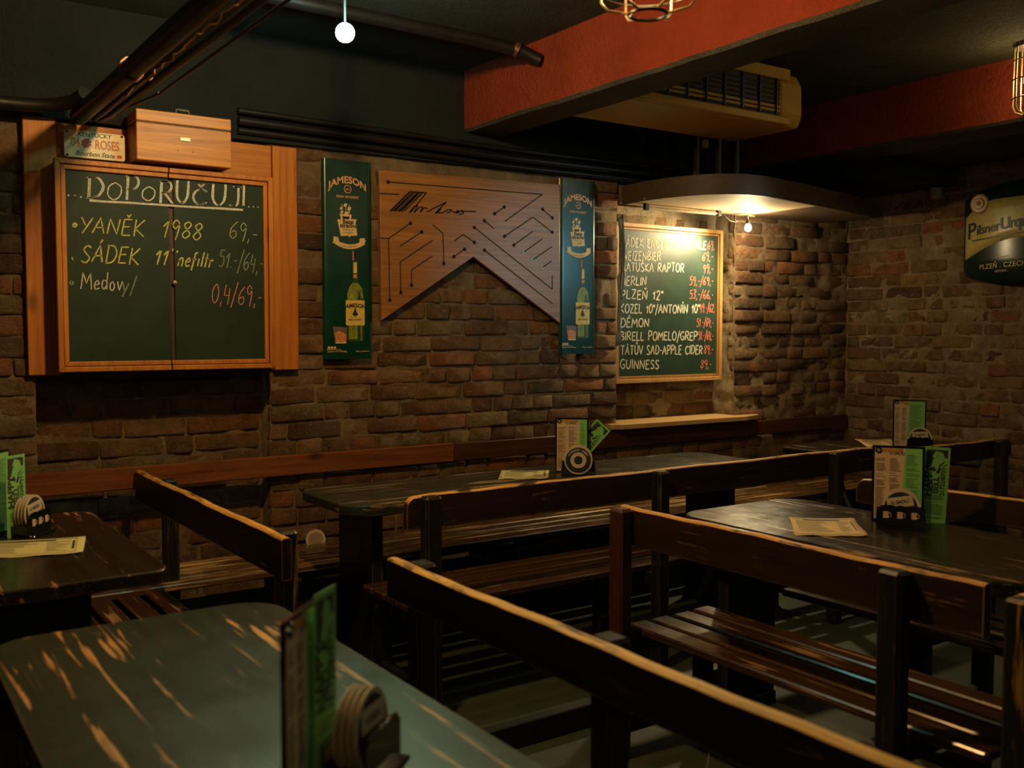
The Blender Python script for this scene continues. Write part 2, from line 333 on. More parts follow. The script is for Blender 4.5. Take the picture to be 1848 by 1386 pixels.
G = {  # single-stroke handwriting: width, strokes on a 0..1 height; 's' in front = smoothed
'A': (.8, [[(0, 0), (.4, 1), (.75, 0)], [(.13, .36), (.66, .38)]]), 'B': (.7, [[(.05, 0), (.08, 1)], ['s', (.08, 1), (.5, .95), (.55, .75), (.12, .53), (.6, .42), (.62, .15), (.05, 0)]]),
'C': (.75, [['s', (.68, .85), (.4, 1), (.1, .75), (.05, .35), (.3, 0), (.7, .15)]]), 'D': (.8, [[(.08, 0), (.1, 1)], ['s', (0, .98), (.5, .95), (.75, .55), (.55, .12), (.02, 0)]]),
'E': (.65, [[(.6, 1), (.08, .98), (.05, 0), (.6, .02)], [(.08, .52), (.5, .55)]]), 'F': (.6, [[(.6, 1), (.08, .98), (.05, 0)], [(.08, .52), (.45, .55)]]),
'G': (.8, [['s', (.7, .88), (.4, 1), (.08, .7), (.08, .3), (.4, 0), (.7, .15), (.7, .42)], [(.42, .42), (.76, .42)]]), 'H': (.75, [[(.05, 0), (.08, 1)], [(.68, 0), (.7, 1)], [(.06, .5), (.7, .53)]]),
'I': (.2, [[(.1, 0), (.1, 1)]]), 'J': (.5, [['s', (.45, 1), (.45, .3), (.35, .02), (.02, .05)], [(.2, 1), (.6, .98)]]), 'K': (.75, [[(.08, 0), (.08, 1)], [(.65, 1), (.1, .45), (.75, 0)]]),
'L': (.6, [[(.08, 1), (.05, 0), (.58, .02)]]), 'M': (.95, [[(.02, 0), (.15, 1), (.45, .35), (.78, 1), (.9, 0)]]), 'N': (.8, [[(.04, 0), (.08, 1), (.66, 0), (.72, 1)]]),
'O': (.8, [['s', (.4, 1), (.1, .75), (.08, .25), (.4, 0), (.7, .25), (.72, .75), (.4, 1)]]), 'P': (.7, [[(.05, 0), (.08, 1)], ['s', (.0, 1), (.5, .98), (.62, .75), (.45, .5), (.08, .45)]]),
'R': (.75, [[(.05, 0), (.08, 1)], ['s', (.02, 1), (.5, .98), (.62, .75), (.45, .52), (.1, .48)], [(.25, .48), (.7, 0)]]), 'S': (.65, [['s', (.58, .88), (.3, 1), (.06, .78), (.3, .52), (.58, .28), (.35, 0), (.03, .1)]]),
'T': (.75, [[(0, 1), (.72, .98)], [(.36, 1), (.36, 0)]]), 'U': (.75, [['s', (.06, 1), (.06, .3), (.35, 0), (.64, .3), (.68, 1)]]), 'V': (.75, [[(0, 1), (.35, 0), (.72, 1)]]), 'W': (1.0, [[(0, 1), (.25, 0), (.5, .8), (.72, 0), (.97, 1)]]),
'X': (.7, [[(0, 0), (.65, 1)], [(0, 1), (.65, 0)]]), 'Y': (.7, [[(0, 1), (.35, .5)], [(.72, 1), (.2, 0)]]), 'Z': (.7, [[(.02, .98), (.65, 1), (.05, 0), (.68, .02)]]),
'0': (.65, [['s', (.35, 1), (.08, .7), (.08, .25), (.32, 0), (.58, .3), (.58, .75), (.35, 1)]]), '1': (.4, [[(.02, .62), (.3, 1), (.22, 0)]]), '2': (.6, [['s', (.05, .8), (.3, 1), (.52, .75), (.3, .35), (.02, 0)], [(.02, 0), (.58, .02)]]),
'3': (.6, [['s', (.06, .92), (.35, 1), (.5, .78), (.22, .54), (.55, .3), (.35, 0), (.02, .08)]]), '4': (.6, [[(.12, 1), (.02, .4), (.55, .42)], [(.48, .8), (.42, -.1)]]), '5': (.6, [[(.55, 1), (.12, .98), (.08, .58)], ['s', (.08, .58), (.4, .62), (.55, .3), (.35, 0), (.02, .06)]]),
'6': (.6, [['s', (.5, 1), (.12, .6), (.06, .22), (.3, 0), (.55, .2), (.4, .45), (.1, .3)]]), '7': (.6, [[(.02, .98), (.55, 1), (.2, 0)]]), '8': (.6, [['s', (.32, 1), (.08, .8), (.3, .52), (.55, .25), (.3, 0), (.06, .22), (.32, .52), (.52, .8), (.32, 1)]]),
'9': (.6, [['s', (.5, .8), (.25, 1), (.06, .75), (.25, .52), (.5, .7), (.48, .3), (.4, -.12)]]),
'/': (.45, [[(.0, -.25), (.45, 1.15)]]), '-': (.4, [[(.05, .45), (.36, .47)]]), ',': (.2, [[(.12, .08), (.06, -.18)]]), '.': (.2, [[(.06, .0), (.12, .05)]]), 'o_': (.3, [['s', (.15, 1), (.03, .88), (.15, .76), (.27, .88), (.15, 1)]]), '`': (.2, [[(.1, 1), (.06, .85)]]),
'*': (.35, [['s', (.15, .6), (.02, .48), (.15, .34), (.28, .48), (.15, .6)], [(.08, .48), (.2, .5)]]),
'e': (.5, [['s', (.06, .3), (.42, .36), (.3, .58), (.06, .35), (.15, .02), (.48, .1)]]), 'd': (.55, [['s', (.42, .5), (.12, .5), (.06, .15), (.25, 0), (.42, .2)], [(.48, 1), (.46, 0)]]), 'o': (.5, [['s', (.25, .58), (.05, .4), (.1, .05), (.3, .02), (.42, .3), (.25, .58)]]), 'v': (.5, [[(.02, .58), (.2, .0), (.45, .6)]]),
'y': (.5, [[(.02, .55), (.2, .1)], [(.5, .6), (.05, -.35)]]), 'n': (.55, [[(.05, 0), (.1, .58)], ['s', (.08, .3), (.25, .58), (.42, .5), (.42, 0)]]), 'f': (.4, [['s', (.42, .95), (.22, .95), (.15, .5), (.08, -.25)], [(0, .5), (.35, .52)]]), 'i': (.2, [[(.1, .55), (.08, 0)]]), 'l': (.22, [[(.14, 1), (.08, 0)]]), 't': (.3, [[(.15, .95), (.1, 0)], [(.0, .6), (.3, .62)]]), 'r': (.4, [[(.06, .55), (.06, 0)], ['s', (.07, .35), (.2, .55), (.38, .5)]]),
' ': (.5, []) }
ACC = {'Č': ('C', 'h'), 'Ě': ('E', 'h'), 'Š': ('S', 'h'), 'Ň': ('N', 'h'), 'Á': ('A', 'a'), 'É': ('E', 'a'), 'Í': ('I', 'a'), 'Ů': ('U', 'o')}
def smooth_pts(P):
    out = []
    for i in range(len(P) - 1):
        p0, p1, p2, p3 = P[max(i - 1, 0)], P[i], P[i + 1], P[min(i + 2, len(P) - 1)]
        for k in range(5):
            t = k / 5; out.append(tuple(.5 * (2 * b + (-a + c) * t + (2 * a - 5 * b + 4 * c - d) * t * t + (-a + 3 * b - 3 * c + d) * t ** 3) for a, b, c, d in zip(p0, p1, p2, p3)))
    out.append(P[-1]); return out
def ribbon(mb, pts, w, fn, mi=0, jit=.15):
    n = len(pts); L = []
    for i, p in enumerate(pts):
        a = pts[max(i - 1, 0)]; b = pts[min(i + 1, n - 1)]; tx, ty = b[0] - a[0], b[1] - a[1]; l = math.hypot(tx, ty) or 1
        ww = w * .5 * (1 + random.uniform(-jit, jit)); L.append((p[0] - ty / l * ww, p[1] + tx / l * ww)); L.append((p[0] + ty / l * ww, p[1] - tx / l * ww))
    mb.add([fn(*q) for q in L], [(2 * i, 2 * i + 2, 2 * i + 3, 2 * i + 1) for i in range(n - 1)], mi)
def handwrite(mb, s, p0, p1, h, w, fn, mi=0, slant=.05, double=0):
    """writes s from p0 to p1 (2-D points on the board), capital height h, chalk width w"""
    items = []
    i = 0
    while i < len(s):
        ch = s[i]; acc = None
        if ch == '°': items.append(('o_', None))
        elif ch in ACC: items.append(ACC[ch])
        else: items.append((ch, acc))
        i += 1
    tot = sum(G[c][0] + .14 for c, _ in items); kx = math.hypot(p1[0] - p0[0], p1[1] - p0[1]) / tot
    dx, dy = (p1[0] - p0[0]) / (tot * kx), (p1[1] - p0[1]) / (tot * kx); x = 0
    for c, acc in items:
        wd, st = G[c]; st = [list(q) for q in st]; hj = 1 + random.uniform(-.06, .06); vj = random.uniform(-.04, .04)
        if acc == 'h': st.append([(wd * .35, 1.28), (wd * .5, 1.12), (wd * .72, 1.32)])
        if acc == 'a': st.append([(wd * .45, 1.1), (wd * .65, 1.32)])
        if acc == 'o': st.append(['s', (wd * .5, 1.36), (wd * .38, 1.24), (wd * .5, 1.12), (wd * .62, 1.24), (wd * .5, 1.36)])
        for q in st:
            sm = q[0] == 's'; q = q[1:] if sm else q
            if sm: q = smooth_pts(q)
            else:
                r = []
                for a, b in zip(q[:-1], q[1:]):
                    for k in range(3): r.append((a[0] + (b[0] - a[0]) * k / 3, a[1] + (b[1] - a[1]) * k / 3))
                q = r + [q[-1]]
            for rep in range(2 if double else 1):
                pts = []
                for (a, b) in q:
                    b2 = (b * hj + vj) * h; a2 = (x + a + slant * b + random.uniform(-.008, .008)) * kx + rep * double
                    pts.append((p0[0] + dx * a2, p0[1] + dy * a2 + b2))
                ribbon(mb, pts, w, fn, mi)
        x += wd + .14

# ------------------------------------------------------------------ walls of brick
def brick_mesh(w, h, seed):
    rnd = random.Random(seed); nx, nzz = 4, 4; vs = []; fs = []
    er = rnd.uniform(.004, .009); cx = .010 / w; cz = .009 / h
    X = (-.5, -.5 + cx, .5 - cx, .5); Z = (-.5, -.5 + cz, .5 - cz, .5); tilt = rnd.uniform(-.004, .004); tw = rnd.uniform(-.003, .003)
    for j in range(nzz):
        for i in range(nx):
            edge = i in (0, nx - 1) or j in (0, nzz - 1); cor = i in (0, nx - 1) and j in (0, nzz - 1)
            x = X[i] * w + rnd.uniform(-.0025, .0025); z = Z[j] * h + rnd.uniform(-.003, .003); y = rnd.uniform(-.0015, .0015) + tilt * X[i] + tw * Z[j]
            if edge: y += er * rnd.uniform(.6, 1.5)
            if cor: y += er * .6; x *= .985; z *= .95
            vs.append((x, y, z))
    for j in range(nzz - 1):
        for i in range(nx - 1): a = j * nx + i; fs.append((a, a + 1, a + nx + 1, a + nx))
    ring = [i for i in range(nx)] + [nx - 1 + nx * j for j in range(1, nzz)] + [nx * (nzz - 1) + i for i in range(nx - 2, -1, -1)] + [nx * j for j in range(nzz - 2, 0, -1)]
    k = len(vs)
    for r in ring: x, y, z = vs[r]; vs.append((x * 1.01, .05, z * 1.02))
    n = len(ring)
    for i in range(n): fs.append((ring[i], k + i, k + (i + 1) % n, ring[(i + 1) % n]))
    me = bpy.data.meshes.new('brick'); me.from_pydata(vs, [], fs); me.materials.append(BRICK); me.polygons.foreach_set('use_smooth', [True] * len(fs)); me.update(); return me
LONG = [brick_mesh(.265, .071, 100 + i) for i in range(14)]; SHORT = [brick_mesh(.125, .071, 200 + i) for i in range(12)]
def lay_bricks(root, at, u0, u1, z0, z1, rz, skip=None, seed=1, limit=300, depth=.006, course=.079):
    """at(u, z, d) -> point of the wall surface pushed d into the wall; rows of long and short bricks"""
    rnd = random.Random(seed); n = 0; z = z0 + course / 2; row = 0; out = []
    while z < z1 - course * .3:
        x = u0 - (rnd.uniform(.0, .05) if row % 2 else .0); first = True
        while x < u1 - .02:
            long = rnd.random() < (.62 if row % 2 else .5)
            w = (.262 if long else .125) * rnd.uniform(.92, 1.06)
            x0, x1 = max(x, u0), min(x + w, u1)
            if u1 - x1 < .07: x1 = u1 - .001
            if x1 - x0 > .045: out.append((x0, x1, z, long))
            x = x1 + rnd.uniform(.006, .014)
        z += course * rnd.uniform(.985, 1.015); row += 1
    for (x0, x1, z, long) in out:
        c = (x0 + x1) / 2
        if skip and skip(c, z): continue
        if n >= limit: break
        w = x1 - x0; lg = w > .18
        o = bpy.data.objects.new('brick', rnd.choice(LONG if lg else SHORT)); C.objects.link(o); o.parent = root
        o.location = Vector(at(c, z + rnd.uniform(-.003, .003), rnd.uniform(-depth, depth) + (.012 if rnd.random() < .10 else 0))) - root.location
        o.rotation_euler = (rnd.uniform(-.03, .03), rnd.uniform(-.014, .014), rz + rnd.uniform(-.015, .015))
        o.scale = (w / (.265 if lg else .125), 1, rnd.uniform(.92, 1.04) * course / .079); n += 1
    return n
def mortar_sheet(mb, at, u0, u1, z0, z1, rec=.013, amp=.011, cell=.022, seed=0, mi=0):
    nu = max(2, int((u1 - u0) / cell)); nv = max(2, int((z1 - z0) / cell)); vs = []
    for j in range(nv + 1):
        for i in range(nu + 1):
            u = u0 + (u1 - u0) * i / nu; z = z0 + (z1 - z0) * j / nv; edge = i in (0, nu)
            d = noise.noise(Vector((u * 11 + seed, z * 11, seed))) * amp + noise.noise(Vector((u * 35, z * 35, seed + 5))) * amp * .55
            vs.append(at(u, z, rec + d))
    mb.add(vs, [(j * (nu + 1) + i, j * (nu + 1) + i + 1, (j + 1) * (nu + 1) + i + 1, (j + 1) * (nu + 1) + i) for j in range(nv) for i in range(nu)], mi); return mb

YW = 4.25; XW = 5.70; ZB = 2.24; ZC = 2.70
AX0, AX1, AY = .645, 1.605, 4.37      # alcove behind the big blackboard
NX0, NX1, NY = 3.65, 4.60, 4.41       # niche with the beer list
def back(y): return lambda u, z, d: (u, y + d, z)
# pillar between the alcove and the niche
mb = MB(); mortar_sheet(mb, back(YW), AX1, NX0, .0, ZB, seed=1)
mb.box((AX1 + .004, YW + .03, 0), (NX0 - .004, YW + .45, ZB))
w_back = tag(mb.build('wall_back', MORTAR, smooth='all'), kind='structure')
def behind(x, z):
    return (1.90 < x < 2.08 and z > 1.33) or (3.27 < x < 3.44 and z > 1.33) or (2.22 < x < 3.18 and z > 1.87)
lay_bricks(w_back, back(YW), AX1 + .003, NX0 - .003, .04, ZB, 0, behind, 11, 300)
# left of the alcove
mb = MB(); mortar_sheet(mb, back(YW), -.6, AX0, .0, ZB, seed=2); mb.box((-2.3, YW + .03, 0), (AX0 - .004, YW + .45, ZB)); mb.box((-2.3, YW, 0), (-.6, YW + .1, ZB))
w_l = tag(mb.build('wall_back_left', MORTAR, smooth='all'), kind='structure'); lay_bricks(w_l, back(YW), -.6, AX0 - .003, .04, ZB, 0, None, 12, 220)
# alcove
mb = MB(); mortar_sheet(mb, back(AY), AX0 - .02, AX1 + .02, .0, ZB, .010, .014, seed=3); mb.box((AX0 - .05, AY + .04, 0), (AX1 + .05, AY + .2, ZB))
w_a = tag(mb.build('wall_alcove', MORTAR, smooth='all'), kind='structure')
lay_bricks(w_a, back(AY), AX0 + .01, AX1 - .01, .04, 1.36, 0, None, 13, 200, .010, .083)
# niche
mb = MB(); mortar_sheet(mb, back(NY), NX0 - .02, NX1 + .02, .86, 2.16, .006, .012, seed=4)
mortar_sheet(mb, lambda u, z, d: (NX1 + d * .8, u, z), YW - .0, NY + .02, .86, 2.16, .004, .012, seed=5)
w_n = tag(mb.build('wall_niche', NICHE_PL, smooth='all'), kind='structure'); w_n.data.flip_normals if False else None
lay_bricks(w_n, back(NY), NX0 + .0, NX1 - .01, .89, 1.12, 0, None, 14, 40, .008); lay_bricks(w_n, back(NY), NX0, NX1 - .08, 2.02, 2.12, 0, None, 15, 12, .010)
lay_bricks(w_n, lambda u, z, d: (NX1 + .006 + d, u, z), YW + .03, NY - .01, .9, 1.9, -PI / 2, lambda c, z: int(z * 31) % 5 in (0, 3), 16, 30, .006)
# under the niche, above it and right of it
mb = MB(); mortar_sheet(mb, back(YW), NX0, NX1, .0, .87, seed=6); mortar_sheet(mb, back(YW), NX1, XW, .0, 2.26, .008, .014, seed=7)
mb.box((NX0, YW + .03, 0), (NX1, YW + .45, .86)); mb.box((NX1 + .02, YW + .05, 0), (XW + .3, YW + .45, 2.3)); mb.box((NX0, YW + .02, 2.14), (NX1 + .02, YW + .45, 2.3)); mb.box((NX0 - .02, NY + .03, .8), (NX1 + .05, NY + .2, 2.2))
w_c = tag(mb.build('wall_back_corner', MORTAR, smooth='all'), kind='structure')
lay_bricks(w_c, back(YW), NX1 + .004, XW - .0, .04, 2.26, 0, None, 17, 260, .012); lay_bricks(w_c, back(YW), NX0, NX1, .04, .84, 0, lambda c, z: z < .45, 18, 40)
# right wall
mb = MB(); mortar_sheet(mb, lambda u, z, d: (XW + d, u, z), 1.6, YW + .02, .0, 2.42, .008, .014, seed=8, cell=.026); mb.f = [tuple(reversed(f)) for f in mb.f]
mb.box((XW + .04, -2.6, 0), (XW + .4, YW + .2, ZC)); mb.box((XW, -2.6, 0), (XW + .1, 1.6, ZC)); mb.box((XW + .005, 1.6, 2.42), (XW + .1, YW + .1, ZC))
w_r = tag(mb.build('wall_right', MORTAR, smooth='all'), kind='structure')
lay_bricks(w_r, lambda u, z, d: (XW + d, u, z), 2.35, YW - .005, .42, 2.42, -PI / 2, None, 19, 300, .010, .080)
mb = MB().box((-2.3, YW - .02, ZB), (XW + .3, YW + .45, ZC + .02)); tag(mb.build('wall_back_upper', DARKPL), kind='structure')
tag(MB().box((-2.5, -2.6, 0), (-2.3, YW + .4, ZC)).build('wall_left', DARKPL), kind='structure')
tag(MB().box((-2.5, -2.8, 0), (XW + .4, -2.6, ZC)).build('wall_front', DARKPL), kind='structure')
tag(MB().box((-2.6, -2.8, -.1), (XW + .4, YW + .5, 0)).build('floor', FLOORM), kind='structure')
tag(MB().box((-2.6, -2.8, ZC), (2.72, YW + .5, ZC + .1)).box((2.72, -2.8, ZC), (XW + .4, YW + .5, ZC + .1), 1).build('ceiling', [CEILPL, GREENPL]), kind='structure')
def beam(x0, x1, label):
    nseg = 60; mb = MB(); ring = []
    ys = [-2.6 + (YW + 2.6) * i / nseg for i in range(nseg + 1)]
    for y in ys:
        j = noise.noise(Vector((y * 4, x0, 0))) * .006; k = noise.noise(Vector((y * 6, 3, x0))) * .005
        for p in ((x0 + j, ZC), (x0 + j, 2.415 + k), (x0 + .012 + j, 2.400 + k), (x1, 2.400), (x1, ZC)): mb.v.append(Vector((p[0], y, p[1])))
    for i in range(nseg):
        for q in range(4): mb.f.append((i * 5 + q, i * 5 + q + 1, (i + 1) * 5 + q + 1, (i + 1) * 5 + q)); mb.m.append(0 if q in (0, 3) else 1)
    o = mb.build('ceiling_beam', [REDPL, BEAMU]); tag(o, label, None, None, 'structure'); return o
beam(2.62, 2.84, 'rust red plastered ceiling beam with a dark underside, nearest'); beam(4.65, 4.95, 'brown red plastered ceiling beam behind the air conditioner')
tag(MB().box((4.95, -2.6, 2.41), (XW, 3.45, 2.47)).build('ceiling_soffit', GREENPL, w_r if False else None), kind='structure')
tag(MB().box((4.95, 3.45, 2.30), (XW, YW, ZC)).build('trim_1', DARKPL), 'dark bulkhead above the brick corner', kind='structure')

# pipes running along the top of the back wall
def pipe(name, label, path, r, mat=PIPEB, cat='pipe', group=None, clamps=()):
    t = thing(name, label, cat, path[0], 0, group); MB().tube(path, r, 12).build('tube', mat, t, smooth=True)
    for c in clamps:
        d = (Vector(path[-1]) - Vector(path[-2])).normalized(); MB().tube([Vector(c) - d * .012, Vector(c) + d * .012], r * 1.18, 12).build('clamp', PIPEC, t, smooth=True)
    return t
for i, (yy, zz, r, lb) in enumerate([(4.215, 2.262, .014, 'lower thin black conduit along the top of the brick wall'), (4.205, 2.302, .020, 'middle black conduit along the top of the brick wall'), (4.21, 2.345, .014, 'upper thin black conduit along the top of the brick wall')]):
    pipe('wall_conduit', lb, [(1.46, yy, zz + .012), (2.2, yy, zz + .004), (2.9, yy, zz - .008), (3.6, yy, zz - .004), (4.4, yy, zz)], r, PIPEB, 'pipe', 'conduits along the wall top')
# ------------------------------------------------------------------ bundle of pipes under the ceiling, left
def bez(a, b, c, n=8): return [tuple((1 - t) ** 2 * p + 2 * t * (1 - t) * q + t * t * r for p, q, r in zip(a, b, c)) for t in [i / n for i in range(n + 1)]]
pipe('ceiling_duct', 'thickest black pipe of the bundle running to the back wall', [(.80, 1.2, 2.235), (.80, 4.12, 2.235)], .034, PIPEB, 'pipe', None, ((.80, 3.30, 2.235),))
pipe('wall_pipe', 'black pipe along the wall above the left plank of the pine surround', [(-.6, 4.14, 2.262), (.55, 4.14, 2.258)] + bez((.55, 4.14, 2.258), (.78, 4.14, 2.258), (.80, 4.0, 2.30)), .026, PIPEB, 'pipe', None, ())
pipe('ceiling_conduit', 'black conduit running between the thick pipe and the thin cable', [(.898, 1.2, 2.225), (.898, 4.0, 2.235), (.89, 4.17, 2.245)], .014, PIPEB, 'pipe', None, ())
pipe('ceiling_conduit', 'middle black conduit of the pipe bundle above the number plate', [(.865, 1.2, 2.235), (.865, 4.0, 2.238), (.865, 4.17, 2.245)], .013, PIPEB, 'pipe', None, ((.865, 3.36, 2.236),))
pipe('ceiling_cable', 'thin cable lowest and rightmost in the pipe bundle', [(.925, 1.2, 2.20), (.925, 3.45, 2.205), (.905, 3.9, 2.23), (.89, 4.19, 2.25)], .005, PIPEB, 'cable', None, ((.923, 3.45, 2.205),))
gl = MB(); y = 1.3; pts = []
while y < 3.6: pts.append((.845 + random.uniform(-.008, .008), y, 2.212 + random.uniform(-.006, .008))); y += .035
gl.tube(pts, .003, 6); tag(gl.build('tinsel_string', plain('shiny_tinsel', (.9, .75, .55), .12, 1)), 'shiny twisted string draped along the black ceiling pipes', 'string')
for i, (x, lb) in enumerate([(.30, 'red pipe coupling, left of the two on the shelf pipe'), (.42, 'small red pipe coupling, right of the two on the shelf pipe')]):
    r = .036 - .010 * i; o = MB().lathe([(.0, 0), (r, 0), (r, .05), (r * 1.25, .05), (r * 1.25, .075), (r * .8, .085), (0, .085)], 20, (0, 0, 0), 0, 0).build('pipe_coupling', plain('red_brown_coupling', (.20, .05, .025), .5), smooth=True); o.location = (x, 4.13, 2.284)
    tag(o, lb, 'pipe fitting', 'pipe couplings')
pipe('ceiling_pipe', 'dark pipe with elbow rings meeting the red beam', [(1.2, 3.62, 2.665), (2.3, 3.62, 2.655), (2.52, 3.60, 2.64), (2.60, 3.56, 2.60)], .028, PIPEB, 'pipe', None, ((2.50, 3.60, 2.642),))

# ------------------------------------------------------------------ big blackboard cabinet in its pine surround
fr = thing('pine_surround', 'amber pine plank surround behind the large double blackboard', 'frame', (1.17, 4.22, 1.23))
yf = 4.215
MB().box((.615, yf, 1.232), (.735, 4.30, 2.235), ch=.003).build('plank', PINE, fr); MB().box((1.615, yf, 1.232), (1.728, 4.30, 2.225), ch=.003).build('plank', PINE, fr)
MB().box((.737, yf + .012, 2.06), (1.613, 4.30, 2.225), ch=.003).build('plank', PINEH, fr); MB().box((.74, yf + .02, 1.24), (1.61, 4.30, 2.07)).build('back_panel', PINEH, fr)
cb = thing('blackboard_cabinet', 'large green double blackboard cabinet with chalked DOPORUČUJI menu', 'blackboard', (1.17, 4.15, 1.24))
yc = 4.10
def cz(u, v): return ony(u, v, yc)
TLc, TRc, BRc, BLc = cz(97, 283), cz(490, 320), cz(495, 664), cz(107, 672)
X0, X1, Z0, Z1 = (TLc.x + BLc.x) / 2, (TRc.x + BRc.x) / 2 + .004, (BLc.z + BRc.z) / 2, (TLc.z + TRc.z) / 2
XM = cz(308, 500).x
for a, b, nm in ((X0, XM - .002, 'door'), (XM + .002, X1, 'door')):
    d = MB().box((a + .02, yc + .018, Z0 + .02), (b - (.02 if b > XM + .01 else 0), yc + .03, Z1 - .02)).build(nm, CHALKB, cb)
    lf = a < XM - .01; fw = .042
    def framebars(mb, x0, x1, z0, z1, y0, y1, w, left, right):
        if left: mb.prism([(x0, z0), (x0, z1), (x0 + w, z1 - w), (x0 + w, z0 + w)], y0, y1, 1)
        if right: mb.prism([(x1, z0), (x1, z1), (x1 - w, z1 - w), (x1 - w, z0 + w)], y0, y1, 1)
        xa = x0 + (w if left else 0); xb = x1 - (w if right else 0)
        mb.prism([(x0, z1), (x1, z1), (xb, z1 - w), (xa, z1 - w)], y0, y1, 1); mb.prism([(x0, z0), (x1, z0), (xb, z0 + w), (xa, z0 + w)], y0, y1, 1)
    m1 = MB(); framebars(m1, a if lf else XM + .002, b if not lf else XM - .002, Z0, Z1, yc - .002, yc + .03, .020, lf, not lf)
    m1.build('frame', PINEH if 0 else PINE, d, bevel=.003)
    m2 = MB(); framebars(m2, (a + .022) if lf else XM + .002, (b - .022) if not lf else XM - .002, Z0 + .022, Z1 - .022, yc + .006, yc + .03, .018, lf, not lf); m2.build('inner_moulding', PINE, d, bevel=.003)
MB().box((XM - .008, yc + .026, Z0 + .004), (XM + .008, yc + .0305, Z1 - .004)).build('seam', BLACKW, cb)
MB().box((X0 + .012, yc + .031, Z0 + .006), (X1 - .006, yf - .001, Z1 - .006)).build('cabinet_body', wood('cabinet_side', (.05, .02, .008), (.10, .04, .014), 2, .5), cb)
lk = cz(318, 510); MB().lathe([(0, .004), (.009, .003), (.011, 0)], 16, (lk.x, yc + .016, lk.z), 0, 1).lathe([(0, .006), (.004, .006), (.004, .002)], 10, (lk.x, yc + .014, lk.z), 0, 1).build('lock', STEEL, cb, smooth=True)
cf = lambda x, z: (x, yc + .0165, z)
def line1(mb, s, a, b, hpx, w, mi, slant=.1, dbl=0):
    p, q = cz(*a), cz(*b); h = (cz(a[0], a[1] - hpx).z - p.z); handwrite(mb, s, (p.x, p.z), (q.x, q.z), h, w, cf, mi, slant, dbl)
mb = MB(); line1(mb, 'D', (157, 356), (193, 356), 40, .0045, 0, .05, .006); line1(mb, 'O', (193, 358), (226, 360), 30, .0045, 0); line1(mb, 'P', (228, 361), (258, 363), 42, .0045, 0, .05, .005); line1(mb, 'O', (256, 361), (286, 363), 27, .0045, 0)
line1(mb, 'RU', (289, 364), (347, 366), 40, .005, 0, .05, .005); line1(mb, 'Č', (348, 367), (381, 369), 30, .005, 0, .05, .004); line1(mb, 'UJI', (383, 369), (449, 371), 38, .005, 0, .05, .005); line1(mb, '`', (437, 370), (446, 371), 46, .006, 0)
line1(mb, '...', (122, 352), (156, 356), 30, .006, 0); line1(mb, '...', (449, 372), (474, 374), 30, .005, 0)
p, q = cz(163, 361), cz(441, 378); ribbon(mb, [(p.x + (q.x - p.x) * t / 12, p.z + (q.z - p.z) * t / 12 + random.uniform(-.001, .001)) for t in range(13)], .009, cf)
line1(mb, 'Medov', (147, 521), (226, 524), 30, .0042, 0); line1(mb, '*', (128, 520), (136, 520), 20, .008, 3)
line1(mb, '*YANĚK', (130, 418), (265, 426), 30, .0050, 1, .2); line1(mb, '1988', (293, 428), (368, 432), 32, .005, 1, .25)
line1(mb, 'SÁDEK', (147, 472), (255, 477), 32, .0055, 1, .25); line1(mb, '.', (129, 467), (141, 467), 14, .012, 1); line1(mb, '11``', (280, 477), (322, 478), 28, .006, 1, .3); line1(mb, 'nefiltr', (322, 480), (388, 482), 26, .0055, 1, .3)
line1(mb, '69,-', (415, 429), (468, 437), 32, .004, 3, .25); line1(mb, '51.-/64,-', (396, 480), (478, 492), 32, .005, 4, .3)
line1(mb, '0,4/69,-', (383, 545), (476, 552), 34, .0035, 2, .2); line1(mb, 'y/', (222, 524), (250, 530), 30, .006, 4)
mb.build('chalk_writing', [CH_W, CH_Y, CH_P, chalkm('pale_chalk', (.34, .40, .22)), CH_F], cb)

# number plate and wooden crate standing on the cabinet
yp = 4.185; a, b = ony(115, 236, yp), ony(226, 291, yp); px0, px1, pz0, pz1 = a.x, b.x, (ony(115, 283, yp).z + b.z) / 2, (a.z + ony(226, 241, yp).z) / 2
pl = thing('number_plate', 'cream tin number plate reading KENTUCKY 04 ROSES Bourbon State', 'number plate', ((px0 + px1) / 2, yp, pz0))
def rrect(x0, x1, z0, z1, r, n=5):
    P = []
    for (cx, cz_, a0) in ((x1 - r, z1 - r, 0), (x0 + r, z1 - r, 90), (x0 + r, z0 + r, 180), (x1 - r, z0 + r, 270)):
        for k in range(n + 1): t = math.radians(a0 + 90 * k / n); P.append((cx + r * math.cos(t), cz_ + r * math.sin(t)))
    return P
pw, ph = px1 - px0, pz1 - pz0
MB().prism(rrect(px0, px1, pz0, pz1, .010), yp, yp + .003, 1).build('sheet', PLATE, pl, bevel=.001)
fp = lambda cx, cz_: (lambda x, y: (px0 + cx * pw + x, yp - .0008, pz0 + cz_ * ph + y))
fy = lambda cx, cz_: (lambda x, y: (px0 + cx * pw + x, yp - .0008, pz0 + cz_ * ph + y * 1.5))
mb = MB(); text_mb('04', .034, fy(.18, .40), mi=0, mb=mb, bold=.0008); text_mb('ROSES', .034, fy(.70, .38), mi=0, mb=mb, bold=.0008, space=.95); text_mb('KENTUCKY', .024, fp(.5, .80), mi=1, mb=mb, bold=.0006); text_mb('Bourbon State', .025, fp(.5, .09), mi=1, mb=mb, shear=.3, bold=.0006)
cx, cz_ = px0 + .36 * pw, pz0 + .56 * ph
st = [(cx + (.022 if k % 2 else .015) * math.cos(PI * k / 8), cz_ + (.022 if k % 2 else .015) * math.sin(PI * k / 8)) for k in range(16)]; mb.prism(st, yp - .0012, yp, 1, 2)
mb.prism(rrect(px0 + .86 * pw, px0 + .95 * pw, pz0 + .1 * ph, pz0 + .22 * ph, .002), yp - .001, yp, 1, 2)
